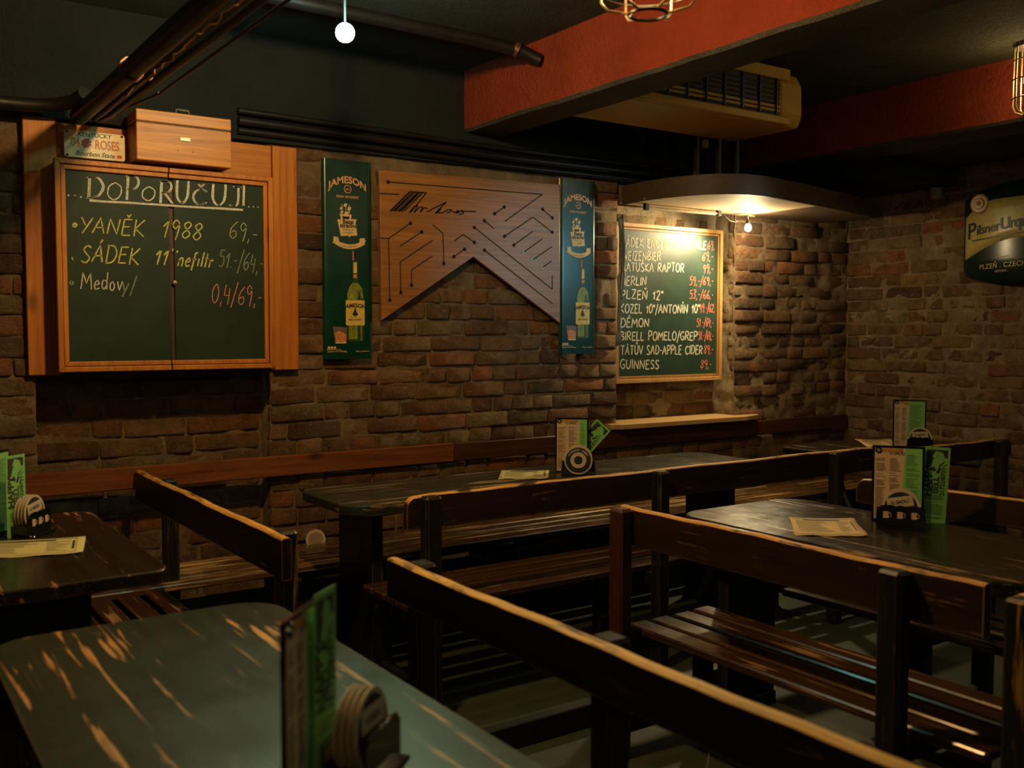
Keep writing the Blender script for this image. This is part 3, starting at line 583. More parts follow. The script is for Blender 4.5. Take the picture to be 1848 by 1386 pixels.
mb.build('lettering', [plain('plate_orange_red', (.55, .16, .07), .5), plain('plate_dark_green', (.03, .07, .03), .5), PRED], pl)
for sx, sz in ((.05, .93), (.95, .93), (.05, .07), ): MB().lathe([(0, .004), (.004, .003), (.005, 0)], 12, (px0 + sx * pw, yp - .001, pz0 + sz * ph), 0, 1).build('screw', DKMET, pl, smooth=True)
yx = 4.06; A = ony(245, 197, yx); Bp = ony(418, 302, yx); cx0, cx1 = A.x, Bp.x; cz0 = (ony(247, 289, yx).z + Bp.z) / 2; cz1 = (A.z + ony(418, 214, yx).z) / 2
cr = thing('wooden_crate', 'varnished pine case with carry handle on top of the blackboard cabinet', 'box', ((cx0 + cx1) / 2, yx + .08, cz0))
lid = cz1 - .048
MB().box((cx0, yx, cz0), (cx1, yx + .14, lid - .003), ch=.003).build('case_body', PINEX, cr); MB().box((cx0, yx - .002, lid + .002), (cx1, yx + .142, cz1), ch=.003).build('lid', PINEX, cr)
MB().box((cx0 + .004, yx + .004, lid - .004), (cx1 - .004, yx + .136, lid + .004)).build('lid_gap', BLACKW, cr)
cm = (cx0 + cx1) / 2
MB().tube([(cm - .028, yx + .03, cz1), (cm - .024, yx + .03, cz1 + .020), (cm + .024, yx + .03, cz1 + .020), (cm + .028, yx + .03, cz1)], .005, 8).box((cm - .034, yx + .02, cz1), (cm + .034, yx + .04, cz1 + .004)).build('handle', STEEL, cr, smooth=True)
MB().box((cm - .022, yx - .004, lid - .062), (cm + .022, yx, lid - .046), ch=.002).build('latch_plate', plain('bare_metal_plate', (.75, .62, .40), .4, .3), cr)
for q in (-1, 1): MB().lathe([(0, .002), (.003, .001), (.003, 0)], 8, (cm + q * .03, yx, cz0 + .05), 0, 1).build('nail', STEEL, cr)

# ------------------------------------------------------------------ whiskey banners
def banner(label, u0, v0, u1, v1, glare, idx):
    yb = 4.205; a, b = ony(u0, v0, yb), ony(u1, v1, yb); x0, x1, z1, z0 = a.x, b.x, a.z, b.z
    W, H = x1 - x0, z1 - z0; t = thing('advert_banner', label, 'banner', ((x0 + x1) / 2, yb, z0), 0, 'green whiskey banners')
    def curve(x): s = abs((x - x0) / W * 2 - 1); return .010 * (max(0, s - .86) / .14) ** 2      # edges curl back to the wall
    mb = MB(); n = 40; vs = []; fs = []
    for k in range(n + 1):
        x = x0 + W * k / n
        for z in (z0, z1): vs.append((x, yb + curve(x), z))
    for k in range(n + 1):
        x = x0 + W * k / n
        for z in (z0, z1): vs.append((x, yb + curve(x) + .003, z))
    m = 2 * (n + 1)
    for k in range(n):
        fs += [(2 * k, 2 * k + 2, 2 * k + 3, 2 * k + 1), (m + 2 * k + 1, m + 2 * k + 3, m + 2 * k + 2, m + 2 * k), (2 * k, m + 2 * k, m + 2 * k + 2, 2 * k + 2), (2 * k + 1, 2 * k + 3, m + 2 * k + 3, m + 2 * k + 1)]
    fs += [(0, 1, m + 1, m), (2 * n, m + 2 * n, m + 2 * n + 1, 2 * n + 1)]
    mb.add(vs, fs); mb.build('sheet', PG, t, smooth=True)
    mats = [PT, PC, PD, PY, PBG, PBD, PR, PW, PGL]
    def F(d=.0008): return lambda s, tt: (x0 + s * W, yb + curve(x0 + s * W) - d, z1 - tt * H)
    p = MB()
    def poly(P, mi, d): f = F(d); p.add([f(*q) for q in P], [tuple(range(len(P)))[::-1] if sum(P[i][0] * P[(i + 1) % len(P)][1] - P[(i + 1) % len(P)][0] * P[i][1] for i in range(len(P))) > 0 else tuple(range(len(P)))], mi)
    def txt(s, size, cs, ct, mi, d=.0008, arc=0, bold=0, shear=0, sp=1.0, rot=0):
        def fn(x, y):
            r = math.radians(rot); x, y = x * math.cos(r) - y * math.sin(r), x * math.sin(r) + y * math.cos(r)
            return F(d)(cs + x / W, ct - (y - arc * x * x) / H)
        text_mb(s, size, fn, mi=mi, mb=p, bold=bold, shear=shear, space=sp)
    def circ(cs, ct, r, n=20, a0=0, a1=360): return [(cs + r / W * math.cos(math.radians(a0 + (a1 - a0) * k / n)), ct + r / H * math.sin(math.radians(a0 + (a1 - a0) * k / n))) for k in range(n if a1 - a0 >= 360 else n + 1)]
    txt('JAMESON', .044, .5, .115, 0, arc=3.6, bold=.0014, sp=1.02)
    poly(circ(.5, .145, .019), 0, .0006); poly(circ(.5, .145, .0155), 2, .0009); txt('JJ&S', .014, .5, .150, 0, .0012); txt('IRISH WHISKEY', .016, .5, .190, 0, bold=.0003, sp=1.05)
    # ship, parchment and ribbon
    for (cx, cy, w, h) in ((.36, .243, .05, .014), (.44, .226, .06, .016), (.52, .242, .06, .018), (.37, .262, .05, .014), (.46, .265, .08, .014)): poly([(cx - w / 2, cy + h / 2), (cx + w / 2, cy + h / 2), (cx + w * .8, cy - h / 2), (cx - w * .2, cy - h / 2)], 1, .0006)
    poly([(.33, .272), (.58, .272), (.56, .298), (.36, .298)], 1, .0007); poly([(.38, .282), (.54, .282), (.52, .296), (.40, .296)], 2, .0009)
    for cx in (.38, .46, .53): poly([(cx - .006, .222), (cx + .006, .222), (cx + .006, .275), (cx - .006, .275)], 1, .0007)
    poly([(.28, .300), (.68, .292), (.66, .31), (.69, .375), (.55, .378), (.53, .385), (.50, .378), (.35, .382), (.31, .33)], 1, .0008)
    txt('Beze', .028, .50, .318, 2, .0012, bold=.001, rot=2); txt('strachu', .027, .50, .337, 2, .0012, bold=.001, rot=2); txt('vzhůru za', .014, .5, .352, 2, .0012, rot=2); txt('tu nejlepší', .013, .5, .366, 2, .0012, rot=2)
    top = [(.20 + .65 * k / 14, .405 + .028 * (1 - ((k - 7) / 7) ** 2) - .012) for k in range(15)]; bot = [(s, tt + .024) for s, tt in top][::-1]; poly(top + bot, 1, .0008)
    poly([(.20, .385), (.30, .388), (.32, .41), (.17, .42), (.22, .402)], 1, .0006); poly([(.85, .385), (.74, .388), (.73, .41), (.88, .40), (.84, .394)], 1, .0006); txt('V JAMESONU METU', .010, .52, .437, 2, .0012, arc=-2.2)
    # bottle
    def bottle(pts, mi, d): poly([(c + .64, t_) for c, t_ in pts] + [(-c + .64, t_) for c, t_ in pts[::-1]], mi, d)
    bottle([(.055, .452), (.058, .54), (.05, .585), (.06, .615), (.14, .645), (.175, .67), (.175, .70), (.17, .90), (.15, .912)], 5, .0006)
    bottle([(.052, .452), (.05, .50)], 2, .0008); poly([(.585, .455), (.615, .455), (.615, .50), (.585, .50)], 6, .001); bottle([(.035, .51), (.038, .565)], 3, .0009); bottle([(.04, .572), (.04, .59)], 7, .0010)
    poly([(.53, .63), (.58, .615), (.70, .615), (.79, .645), (.80, .69), (.77, .695), (.72, .655), (.68, .70), (.48, .70), (.47, .67)], 4, .0009)
    poly([(.50, .825), (.68, .825), (.68, .90), (.50, .90)], 4, .0009); poly([(.74, .825), (.78, .825), (.77, .905), (.74, .905)], 4, .0009)
    poly([(.44, .702), (.83, .702), (.83, .826), (.81, .83), (.46, .83), (.44, .826)], 3, .0011); txt('JAMESON', .026, .635, .738, 2, .0014, arc=3, bold=.0009)
    poly([(.60, .762), (.635, .735), (.66, .762), (.70, .775), (.63, .785), (.57, .775)], 2, .0014); txt('IRISH WHISKEY', .010, .635, .805, 2, .0014, bold=.0004); txt('TRIPLE DISTILLED', .007, .635, .793, 2, .0014)
    # tumbler
    poly([(.17, .835), (.46, .84), (.45, .922), (.22, .922)], 8, .0009); poly([(.21, .868), (.30, .858), (.45, .875), (.44, .912), (.235, .912)], 7, .0012); poly([(.225, .913), (.44, .913), (.44, .921), (.23, .921)], 1, .0013)
    for k in range(3): poly(circ(.09 + .06 * k, .942, .0065, 12), 1, .0008)
    for q, (s0, s1, tt) in enumerate([(.07, .31, .955), (.07, .45, .965), (.66, .90, .965)]): txt(('www.jameson.cz', 'Jameson Irish Whiskey', 'Pijte s rozumem')[q], .011, (s0 + s1) / 2, tt, 1, sp=.95)
    # scratches and chalky scuffs
    rr = random.Random(idx)
    for _ in range(26):
        s, tt = rr.uniform(.05, .95), rr.uniform(.42, .97)
        if .42 < s < .85 and tt < .92: continue
        L = rr.uniform(.002, .007); ag = rr.uniform(0, 3); poly([(s, tt), (s + L * math.cos(ag) / W, tt + L * math.sin(ag) / H), (s + L * math.cos(ag) / W + .004, tt + L * math.sin(ag) / H + .001), (s + .004, tt + .001)], 8, .0007)
    p.build('print', mats, t)
    return t
banner('green whiskey advert banner, left of the engraved wooden plaque', 582, 284, 673, 647, 0, 1)
banner('green whiskey advert banner beside the brick pillar edge, right of the plaque', 1011, 321, 1074, 638, 1, 2)

# ------------------------------------------------------------------ engraved plaque
yq = 4.20
pq = thing('engraved_plaque', 'wooden plaque with signature and circuit line engraving, notched below', 'plaque', (2.7, yq, 1.46))
def pz(u, v): p = ony(u, v, yq); return (p.x, p.z)
# corners in picture order: the photograph's zoom factor is 4.47 with the origin at (680,290)
def zq(a, b): return pz(680 + a / 4.47, 290 + b / 4.47)
out = [zq(22, 76), zq(1475, 190), zq(1478, 1310), zq(780, 775), zq(38, 1290)]
MB().prism(out, yq, yq + .022, 1).build('board', PLAQ, pq, bevel=.002)
eng = MB(); fq = lambda x, z: (x, yq - .0009, z)
def groove(P, d0=False, d1=False, w=.0055):
    Q = [zq(*p) for p in P]; R = []
    for a, b in zip(Q[:-1], Q[1:]): ribbon(eng, [a, b], w, fq, 0, 0)
    for flag, c in ((d0, Q[0]), (d1, Q[-1])):
        if flag: eng.add([fq(c[0] + .0095 * math.cos(PI * k / 6), c[1] + .0095 * math.sin(PI * k / 6)) for k in range(12)], [tuple(range(12))], 0 if flag == 1 else 1)
for P, a, b in [([(90, 172), (1335, 272), (1032, 490)], 1, 0), ([(272, 505), (94, 628), (104, 1125)], 1, 1), ([(24, 622), (94, 628)], 0, 0), ([(362, 575), (187, 690)], 1, 0), ([(450, 642), (188, 818), (193, 1065)], 0, 1), ([(448, 768), (280, 882), (280, 1005)], 0, 1), ([(448, 516), (533, 585), (540, 830)], 0, 1), ([(625, 648), (697, 595), (788, 660)], 0, 1), ([(708, 714), (620, 775)], 1, 1), ([(1028, 374), (950, 428)], 1, 1), ([(868, 484), (945, 548)], 1, 0), ([(786, 538), (1415, 1037), (1415, 925)], 1, 0), ([(868, 722), (1418, 1153)], 1, 0), ([(1030, 610), (1260, 455), (1415, 577)], 1, 1), ([(1338, 392), (1417, 462)], 1, 1), ([(1105, 682), (1258, 570)], 1, 0), ([(1185, 738), (1337, 630)], 2, 0), ([(1258, 800), (1412, 694)], 2, 0), ([(1336, 862), (1412, 808)], 2, 0), ([(24, 265), (180, 272)], 0, 0)]: groove(P, a, b)
for P in [[(105, 408), (265, 250), (400, 258), (270, 420)], [(140, 405), (290, 258)], [(178, 412), (330, 262), (200, 415)], [(225, 405), (365, 262)], [(260, 418), (300, 370), (330, 360), (300, 420), (345, 375), (370, 372)], [(370, 375), (350, 418), (380, 380), (410, 385)], [(405, 412), (560, 335), (470, 425), (500, 405), (520, 385), (480, 420), (530, 420), (570, 395), (600, 395), (585, 420), (560, 415)], [(600, 400), (625, 420), (660, 400), (640, 425), (690, 400), (700, 425), (660, 435)], [(680, 408), (800, 411)]]: groove(P, 0, 0, .0065)
for q in range(10): groove([(105 + q * 9, 410), (262 + q * 12, 255)], 0, 0, .0028)
eng.build('engraving', [GROOVE, plain('pale_drill_mark', (.35, .42, .45), .4)], pq)

# ------------------------------------------------------------------ niche: beer list, ledge, hood, bulb
yn = 4.335
def nzp(u, v): return ony(u, v, yn)
bl = thing('beer_list_board', 'tall green chalk beer list with pine frame, lit in the niche', 'blackboard', (4.18, yn, 1.08))
bx0, bx1 = 3.70, nzp(1303, 600).x; bz1 = (nzp(1130, 402).z + nzp(1303, 415).z) / 2; bz0 = (nzp(1115, 690).z + nzp(1300, 688).z) / 2
PN2 = wood('list_frame_pine', (.42, .23, .07), (.60, .36, .13), 2, .45)
m1 = MB(); framebars(m1, bx0, bx1, bz0, bz1, yn - .004, yn + .03, .024, True, True); m1.build('frame', PN2, bl, bevel=.003)
m1 = MB(); framebars(m1, bx0 + .026, bx1 - .026, bz0 + .026, bz1 - .026, yn + .004, yn + .03, .014, True, True); m1.build('inner_moulding', wood('list_moulding', (.30, .14, .04), (.42, .22, .07), 2, .45), bl, bevel=.002)
MB().box((bx0 + .03, yn + .012, bz0 + .03), (bx1 - .03, yn + .024, bz1 - .03)).build('writing_surface', CHALKB2, bl)
cf2 = lambda x, z: (x, yn + .0105, z); mb = MB()
def line2(s, a, b, hpx, mi, w=.0075, slant=.05):
    p, q = nzp(*a), nzp(*b); h = nzp(a[0], a[1] - hpx).z - p.z; handwrite(mb, s, (p.x, p.z), (q.x, q.z), h, w, cf2, mi, slant)
rows = [('SÁDEK ENGLISH PALE ALE', 1124, 445, 1278, 450, '69,', 1279, 450, 1292), ('WEIZENBIER', 1125, 469, 1196, 470, '69,-', 1269, 470, 1290), ('MATUŠKA RAPTOR', 1121, 489, 1238, 491, '99,-', 1270, 492, 1290), ('MERLIN', 1121, 515, 1170, 515, '59,-/69,-', 1246, 514, 1290),
        ('PLZEŇ 12°', 1122, 539, 1200, 541, '53,-/66,-', 1246, 539, 1290), ('KOZEL 10°/ANTONÍN 10°', 1121, 565, 1266, 565, '49.-/62,', 1265, 563, 1292), ('DÉMON', 1122, 591, 1175, 590, '51.-/64,-', 1259, 589, 1290), ('BIRELL POMELO/GREP', 1121, 614, 1262, 614, '51.-/64,-', 1262, 613, 1290),
        ('TÁTŮV SAD-APPLE CIDER', 1122, 640, 1271, 639, '89,-', 1272, 638, 1290), ('GUINNESS', 1121, 665, 1193, 666, '89,-', 1266, 665, 1287)]
for s, a, b, c, d, pr_, e, f, g in rows: line2(s, (a, b), (c, d), 16, 0, .0070); line2(pr_, (e, f), (g, f), 15, 1, .0050, .2)
mb.build('chalk_writing', [CH_W, CH_R], bl)
zl = .885; a = ony(1110, 768, 4.17); 
lg = MB().prism([(3.56, 4.20), (3.62, 4.155), (4.62, 4.150), (4.78, 4.20), (4.79, 4.245), (NX1, 4.245), (NX1, 4.40), (NX0, 4.40), (NX0, 4.245), (3.56, 4.245)], zl - .028, zl, 2).build('window_ledge', SILLM, bevel=.003)
tag(lg, 'pale pine ledge under the chalk beer list', 'ledge')
hd = thing('niche_hood', 'curved brown board hood hanging above the lit beer list niche', 'hood', (4.2, 4.1, 2.12))
arc = [(3.64, 4.20), (3.62, 4.00), (3.64, 3.86), (3.67, 3.75), (3.72, 3.65), (3.80, 3.575), (3.90, 3.53), (4.02, 3.52), (4.16, 3.54), (4.5, 3.60), (4.95, 3.70), (5.35, 3.80)]
foot = arc + [(5.35, 4.22), (3.64, 4.22)]
MB().prism([(x, y) for x, y in arc if x < 4.6] + [(4.62, 3.63), (4.62, 4.22), (3.64, 4.22)], 2.118, 2.126, 2).build('underside', HOODU, hd); MB().prism([(4.625, 3.632), (4.95, 3.70), (5.35, 3.80), (5.35, 4.22), (4.625, 4.22)], 2.116, 2.126, 2).build('shaded_underside', HOODM, hd)  # right part in darker boards: shade beside the bulb put into the colour
fs = MB(); n0 = len(arc)
for i in range(n0): x, y = arc[i]; fs.v += [Vector((x, y - .01, 2.110)), Vector((x, y - .01, 2.215)), Vector((x, y + .008, 2.110)), Vector((x, y + .008, 2.215))]
for i in range(n0 - 1):
    k = 4 * i; fs.f += [(k, k + 4, k + 5, k + 1), (k + 3, k + 7, k + 6, k + 2), (k + 1, k + 5, k + 7, k + 3), (k + 2, k + 6, k + 4, k)]; fs.m += [0] * 4
fs.build('fascia', HOODM, hd, smooth=True); MB().prism(foot, 2.205, 2.215, 2).build('top_board', HOODM, hd)
tb = thing('tube_light', 'unlit slim tube fixed under the niche hood', 'lamp', (3.75, 4.2, 2.09))
ta, tb2 = onz(1166, 374, 2.10), onz(1297, 385, 2.10); ya = 4.12
ta, tb2 = ony(1166, 375, ya), ony(1297, 386, ya)
MB().tube([ta, tb2], .009, 12).build('tube', plain('frosted_tube', (.7, .6, .42), .3), tb, smooth=True)
for p in (ta, tb2): MB().box((p.x - .012, p.y - .012, p.z - .013), (p.x + .012, p.y + .012, 2.1165)).build('end_cap', BLACKW, tb)
nb = thing('niche_bulb', 'small glowing bulb on a bracket right of the beer list', 'lamp', tuple(BULB))
MB().lathe([(0, -.024), (.012, -.021), (.020, -.010), (.021, 0), (.016, .012), (.010, .02)], 20, tuple(BULB)).build('bulb', emit('bulb_warm_white', (1, .88, .62), 60), nb, smooth='all')
MB().lathe([(.010, .02), (.013, .022), (.013, .045), (0, .046)], 16, tuple(BULB)).build('socket', DKMET, nb, smooth=True)
MB().tube([BULB + Vector((0, 0, .045)), BULB + Vector((0, 0, .07)), BULB + Vector((.0, .09, .075))], .004, 8).box(BULB + Vector((-.006, -.01, .066)), BULB + Vector((.05, 0, .074))).build('bracket', STEEL, nb)
MB().tube(bez((BULB.x, BULB.y + .02, BULB.z + .07), (4.45, 4.13, 2.02), (4.36, 4.12, 2.10)), .003, 6).build('cord', PIPEB, nb)
# crumpled banner cloth tied beside the niche
mb = MB(); n, m_ = 26, 8; vs = []
for j in range(n + 1):
    t = j / n; z = 2.05 - .72 * t; wd = .012 + .026 * math.sin(PI * min(1, t * 1.35)) ** 2 * (1 if t > .45 else .35) + (.01 if t > .9 else 0); cxx = 3.630 + .012 * math.sin(t * 5)
    for i in range(m_ + 1): s = i / m_ - .5; vs.append((cxx + s * wd * 2 + .015, 4.222 + .010 * math.cos(i * 2.2 + t * 3), z + .02 * s))
mb.add(vs, [(j * (m_ + 1) + i, j * (m_ + 1) + i + 1, (j + 1) * (m_ + 1) + i + 1, (j + 1) * (m_ + 1) + i)[::-1] for j in range(n) for i in range(m_)])
o = mb.build('striped_pennant', wood('striped_pennant_cloth', (.07, .06, .035), (.34, .30, .20), 2, .7, grain=60, contrast=.2), smooth='all'); o.modifiers.new('thick', 'SOLIDIFY').thickness = .002
tag(o, 'crumpled striped pennant hanging on the brick edge left of the beer list', 'pennant')
# black uprights above the hood
for i, (x, lb) in enumerate([(3.95, 'black vertical pipe above the hood, left of three'), (4.12, 'black vertical pipe above the hood, middle of three'), (4.27, 'black vertical pipe above the hood, right of three')]):
    tag(MB().tube([(x, 3.95, 2.216), (x, 3.95, 2.69)], .030 + .006 * (i % 2), 14).build('vent_pipe', PIPEB, smooth=True), lb, 'pipe', 'pipes above the niche hood')
tag(MB().box((3.978, 3.925, 2.42), (4.03, 3.975, 2.47), ch=.005).build('junction_box', plain('grey_plastic', (.25, .25, .17), .5)), 'small grey junction box between the pipes above the hood', 'junction box')
tag(MB().lathe([(.0, 0), (.034, .01), (.040, .075), (.0, .08)], 20, (5.62, 3.55, 2.215)).build('wall_speaker', plain('grey_cup', (.18, .2, .18), .5), smooth=True), 'small grey cup shaped fitting high on the right brick wall', 'fitting')

# ------------------------------------------------------------------ air conditioner
ac = thing('air_conditioner', 'yellow ceiling air conditioner with black slatted outlet between the red beams', 'air conditioner', (3.25, 3.2, 2.32))
ax0, ax1, ay0 = 2.85, 3.95, 3.225; zb, zt = 2.404, 2.688
prof = [(ay0 + .005, zb + .03), (ay0 - .005, zb + .06), (ay0 + .0, zb + .20), (ay0 + .03, zt - .03), (ay0 + .10, zt), (ay0 + .66, zt), (ay0 + .66, zt - .08), (ay0 + .43, zb), (ay0 + .02, zb)]
MB().prism(prof, ax0, ax1 - .16, 0).build('casing', ACM, ac, bevel=.006)
MB().prism([(y, z) for y, z in prof], ax1 - .158, ax1, 0).build('end_cap', ACM, ac, bevel=.014)
MB().box((2.87, ay0 - .004, zb + .040), (ax1 - .17, ay0 + .012, zb + .210)).build('outlet_recess', ACB, ac)
for k in range(7):
    z = zb + .050 + k * .022; MB().box((2.87, ay0 - .012, z), (ax1 - .175, ay0 + .004, z + .004), rot=Matrix.Rotation(.5, 3, 'X')).build('louvre', plain('louvre_grey', (.06, .055, .045), .4), ac)
for k in range(8):
    x = ax1 - .20 - k * .118; MB().box((x, ay0 - .014, zb + .042), (x + .006, ay0 + .002, zb + .21)).build('grille_bar', plain('bar_brown', (.10, .07, .04), .4), ac)
MB().box((ax0, ay0 - .012, zb + .212), (ax1 - .10, ay0 + .05, zt - .016), ch=.004).build('top_strip', ACM, ac); MB().box((ax0, ay0 - .012, zb + .002), (ax1 - .10, ay0 + .02, zb + .038), ch=.004).build('bottom_strip', ACM, ac)

# ------------------------------------------------------------------ lamps
sp = thing('ceiling_spotlight', 'dazzling cool white spotlight hanging under the dark ceiling', 'lamp', tuple(SPOT_AT))
aim = (EYE - SPOT_AT).normalized(); q = aim.to_track_quat('Z', 'Y').to_matrix()
mb = MB().lathe([(.0, .0), (.030, .0), (.033, -.004)], 24); 
for i in range(len(mb.v)): mb.v[i] = q @ mb.v[i] + SPOT_AT
mb.build('lens', emit('spot_lens_cool', (.80, 1, .93), 40), sp)
mb = MB().lathe([(.034, .006), (.036, .0), (.034, -.05), (.02, -.075), (0, -.078)], 24)
for i in range(len(mb.v)): mb.v[i] = q @ mb.v[i] + SPOT_AT
mb.build('shade', BLACKW, sp, smooth=True); bk = SPOT_AT - aim * .06
MB().tube([bk, (bk.x, bk.y, ZC - .02)], .006, 8).lathe([(0, -.025), (.04, -.025), (.04, 0)], 20, (bk.x, bk.y, ZC)).build('stem', BLACKW, sp, smooth=True)

def cage(label, c, R, H, nrib, hang, rings=2, tilt=0):
    t = thing('cage_lamp', label, 'lamp', tuple(c)); b = MB(); r = R
    for k in range(nrib):
        a = 2 * PI * k / nrib + .3; d = Vector((math.cos(a), math.sin(a), 0))
        b.tube([c + d * r * .95 + Vector((0, 0, H * .55)), c + d * r + Vector((0, 0, 0)), c + d * r + Vector((0, 0, -H * .36)), c + d * r * .86 + Vector((0, 0, -H * .44)), c + d * r * .40 + Vector((0, 0, -H * .49))], .0035, 6)
    b.build('cage_rib', GOLD, t, smooth=True)
    for k in range(rings): z = -H * .25 + k * H * .28; MB().tube([c + Vector((r * 1.02 * math.cos(2 * PI * i / 32), r * 1.02 * math.sin(2 * PI * i / 32), z)) for i in range(32)], .003, 6, closed=True).build('cage_hoop', DKMET, t, smooth=True)
    MB().tube([c + Vector((r * .40 * math.cos(2 * PI * i / 24), r * .40 * math.sin(2 * PI * i / 24), -H * .50)) for i in range(24)], .0045, 6, closed=True).build('cage_ring', DKMET, t, smooth=True)
    MB().lathe([(0, -H * .18), (r * .3, -H * .13), (r * .42, 0), (r * .40, H * .15), (r * .2, H * .34), (r * .18, H * .45)], 20, tuple(c)).build('bulb', emit('filament_bulb', (1, .66, .25), 14), t, smooth='all')
    MB().lathe([(r * .18, H * .45), (r * 1.0, H * .50), (r * 1.08, H * .56), (r * 1.0, H * .70), (r * .5, H * .78), (0, H * .78)], 24, tuple(c)).build('lamp_cap', GOLD if hang else STEEL, t, smooth=True)
    if hang: MB().tube([c + Vector((0, 0, H * .77)), (c.x, c.y, ZC)], .007, 8).build('cord', PIPEB, t)
    return t
cage('wire cage lamp cut off at the top, hanging before the red beam', CAGE1, .118, .24, 6, True, 1)
c2 = cage('wire cage lamp with green glass on a wooden backing board', CAGE2, .075, .30, 8, False, 3)
MB().lathe([(.052, -.11), (.056, -.05), (.056, .10), (.05, .13)], 20, tuple(CAGE2)).build('glass_jar', plain('green_glass', (.02, .10, .05), .1), c2, smooth=True) if False else None
MB().box((CAGE2.x + .06, CAGE2.y - .02, CAGE2.z + .15), (4.64, CAGE2.y + .02, CAGE2.z + .19)).build('arm', GOLD, c2)
bb = MB().box((4.60, CAGE2.y - .16, 2.385 + .03), (4.645, CAGE2.y + .10, 2.66), ch=.003).build('backing_board', wood('backing_wood', (.10, .03, .012), (.22, .075, .025), 2, .4), c2)

# ------------------------------------------------------------------ beer sign on the right wall
sg = thing('beer_sign', 'curved cream and green beer sign on the right brick wall', 'sign', (5.6, 2.98, 1.69))
sy0, sy1, szm = 3.40, 2.56, 1.97
def sgx(y, d=0): s = (sy0 - y) / (sy0 - sy1) * 2 - 1; return 5.685 - .085 * (1 - s * s) - d
def sign_patch(mb, top, bot, mi, d, n=40, a=0., b_=1.):
    P = []
    for k in range(n + 1):
        t = a + (b_ - a) * k / n; y = sy0 + (sy1 - sy0) * t; zt_, zb_ = top(t), bot(t)
        for q in range(5): P.append((sgx(y, d), y, zb_ + (zt_ - zb_) * q / 4))
    mb.add(P, [(5 * k + q, 5 * k + 5 + q, 5 * k + 6 + q, 5 * k + 1 + q) for k in range(n) for q in range(4)], mi)
cl = lambda t: max(0., math.sin(PI * min(1, max(0, t)))) ** .35
otop = lambda t: 2.20 + .075 * math.sin(PI * t) if True else 0; obot = lambda t: 1.785 - .10 * cl(t)
mb = MB(); sign_patch(mb, otop, obot, 0, 0); sign_patch(mb, lambda t: 2.06 + .12 * min(1, (t / .25)) ** .5 if t < .5 else 2.06 + .12 * min(1, ((1 - t) / .25)) ** .5, lambda t: 1.83 + .12 * math.sin(PI * t), 1, .002, a=.015, b_=.985)
mb.build('panel', [plain('sign_dark_green', (.006, .020, .016), .25), plain('sign_cream', (.42, .34, .11), .3)], sg, smooth=True).modifiers.new('thick', 'SOLIDIFY').thickness = .0015
def sfn(y0, z0, d=.005, arc=.0): return lambda x, y: (sgx(y0 - x, d), y0 - x, z0 + y + arc * x)
mb = MB(); text_mb('P', .135, sfn(3.372, 1.960, .006, .12), 'LEFT', 0, mb, 0, .0012, .86); text_mb('ilsner', .080, sfn(3.300, 1.982, .006, .10), 'LEFT', 0, mb, 0, .0009, .95); text_mb('Urquell', .092, sfn(3.135, 2.000, .006, .06), 'LEFT', 0, mb, 0, .0026, .84)
text_mb('PLZEŇ . CZECH', .040, sfn(3.27, 1.775, .006, .03), 'LEFT', 1, mb, 0, .0006, 1.1); text_mb('Brewed in', .020, sfn(3.16, 1.835, .006, .03), 'LEFT', 1, mb); text_mb('REPUBLIC', .018, sfn(3.16, 1.752, .006, .03), 'LEFT', 1, mb)
for k in range(14): t0 = .08 + k * .045; y = 3.33 - k * .05; mb.add([(sgx(y, .006), y, 1.945 + k * .0035), (sgx(y - .05, .006), y - .05, 1.9485 + k * .0035), (sgx(y - .05, .006), y - .05, 1.9555 + k * .0035), (sgx(y, .006), y, 1.952 + k * .0035)], [(0, 1, 2, 3)], 0)
mb.build('lettering', [plain('sign_ink_green', (.008, .03, .03), .4), plain('sign_gold', (.38, .26, .07), .4)], sg)
scz = (sgx(3.275, .012), 3.275, 2.165)
mb = MB()
for r, d, mi in ((.060, 0, 0), (.052, .004, 1), (.034, .008, 0), (.030, .010, 1), (.014, .013, 0)): mb.lathe([(r, 0), (r * .96, -.003 - d), (0, -.004 - d)], 28, scz, mi, 0)
mb.build('seal', [plain('seal_red', (.20, .05, .02), .5), plain('seal_gold', (.50, .32, .13), .4)], sg)

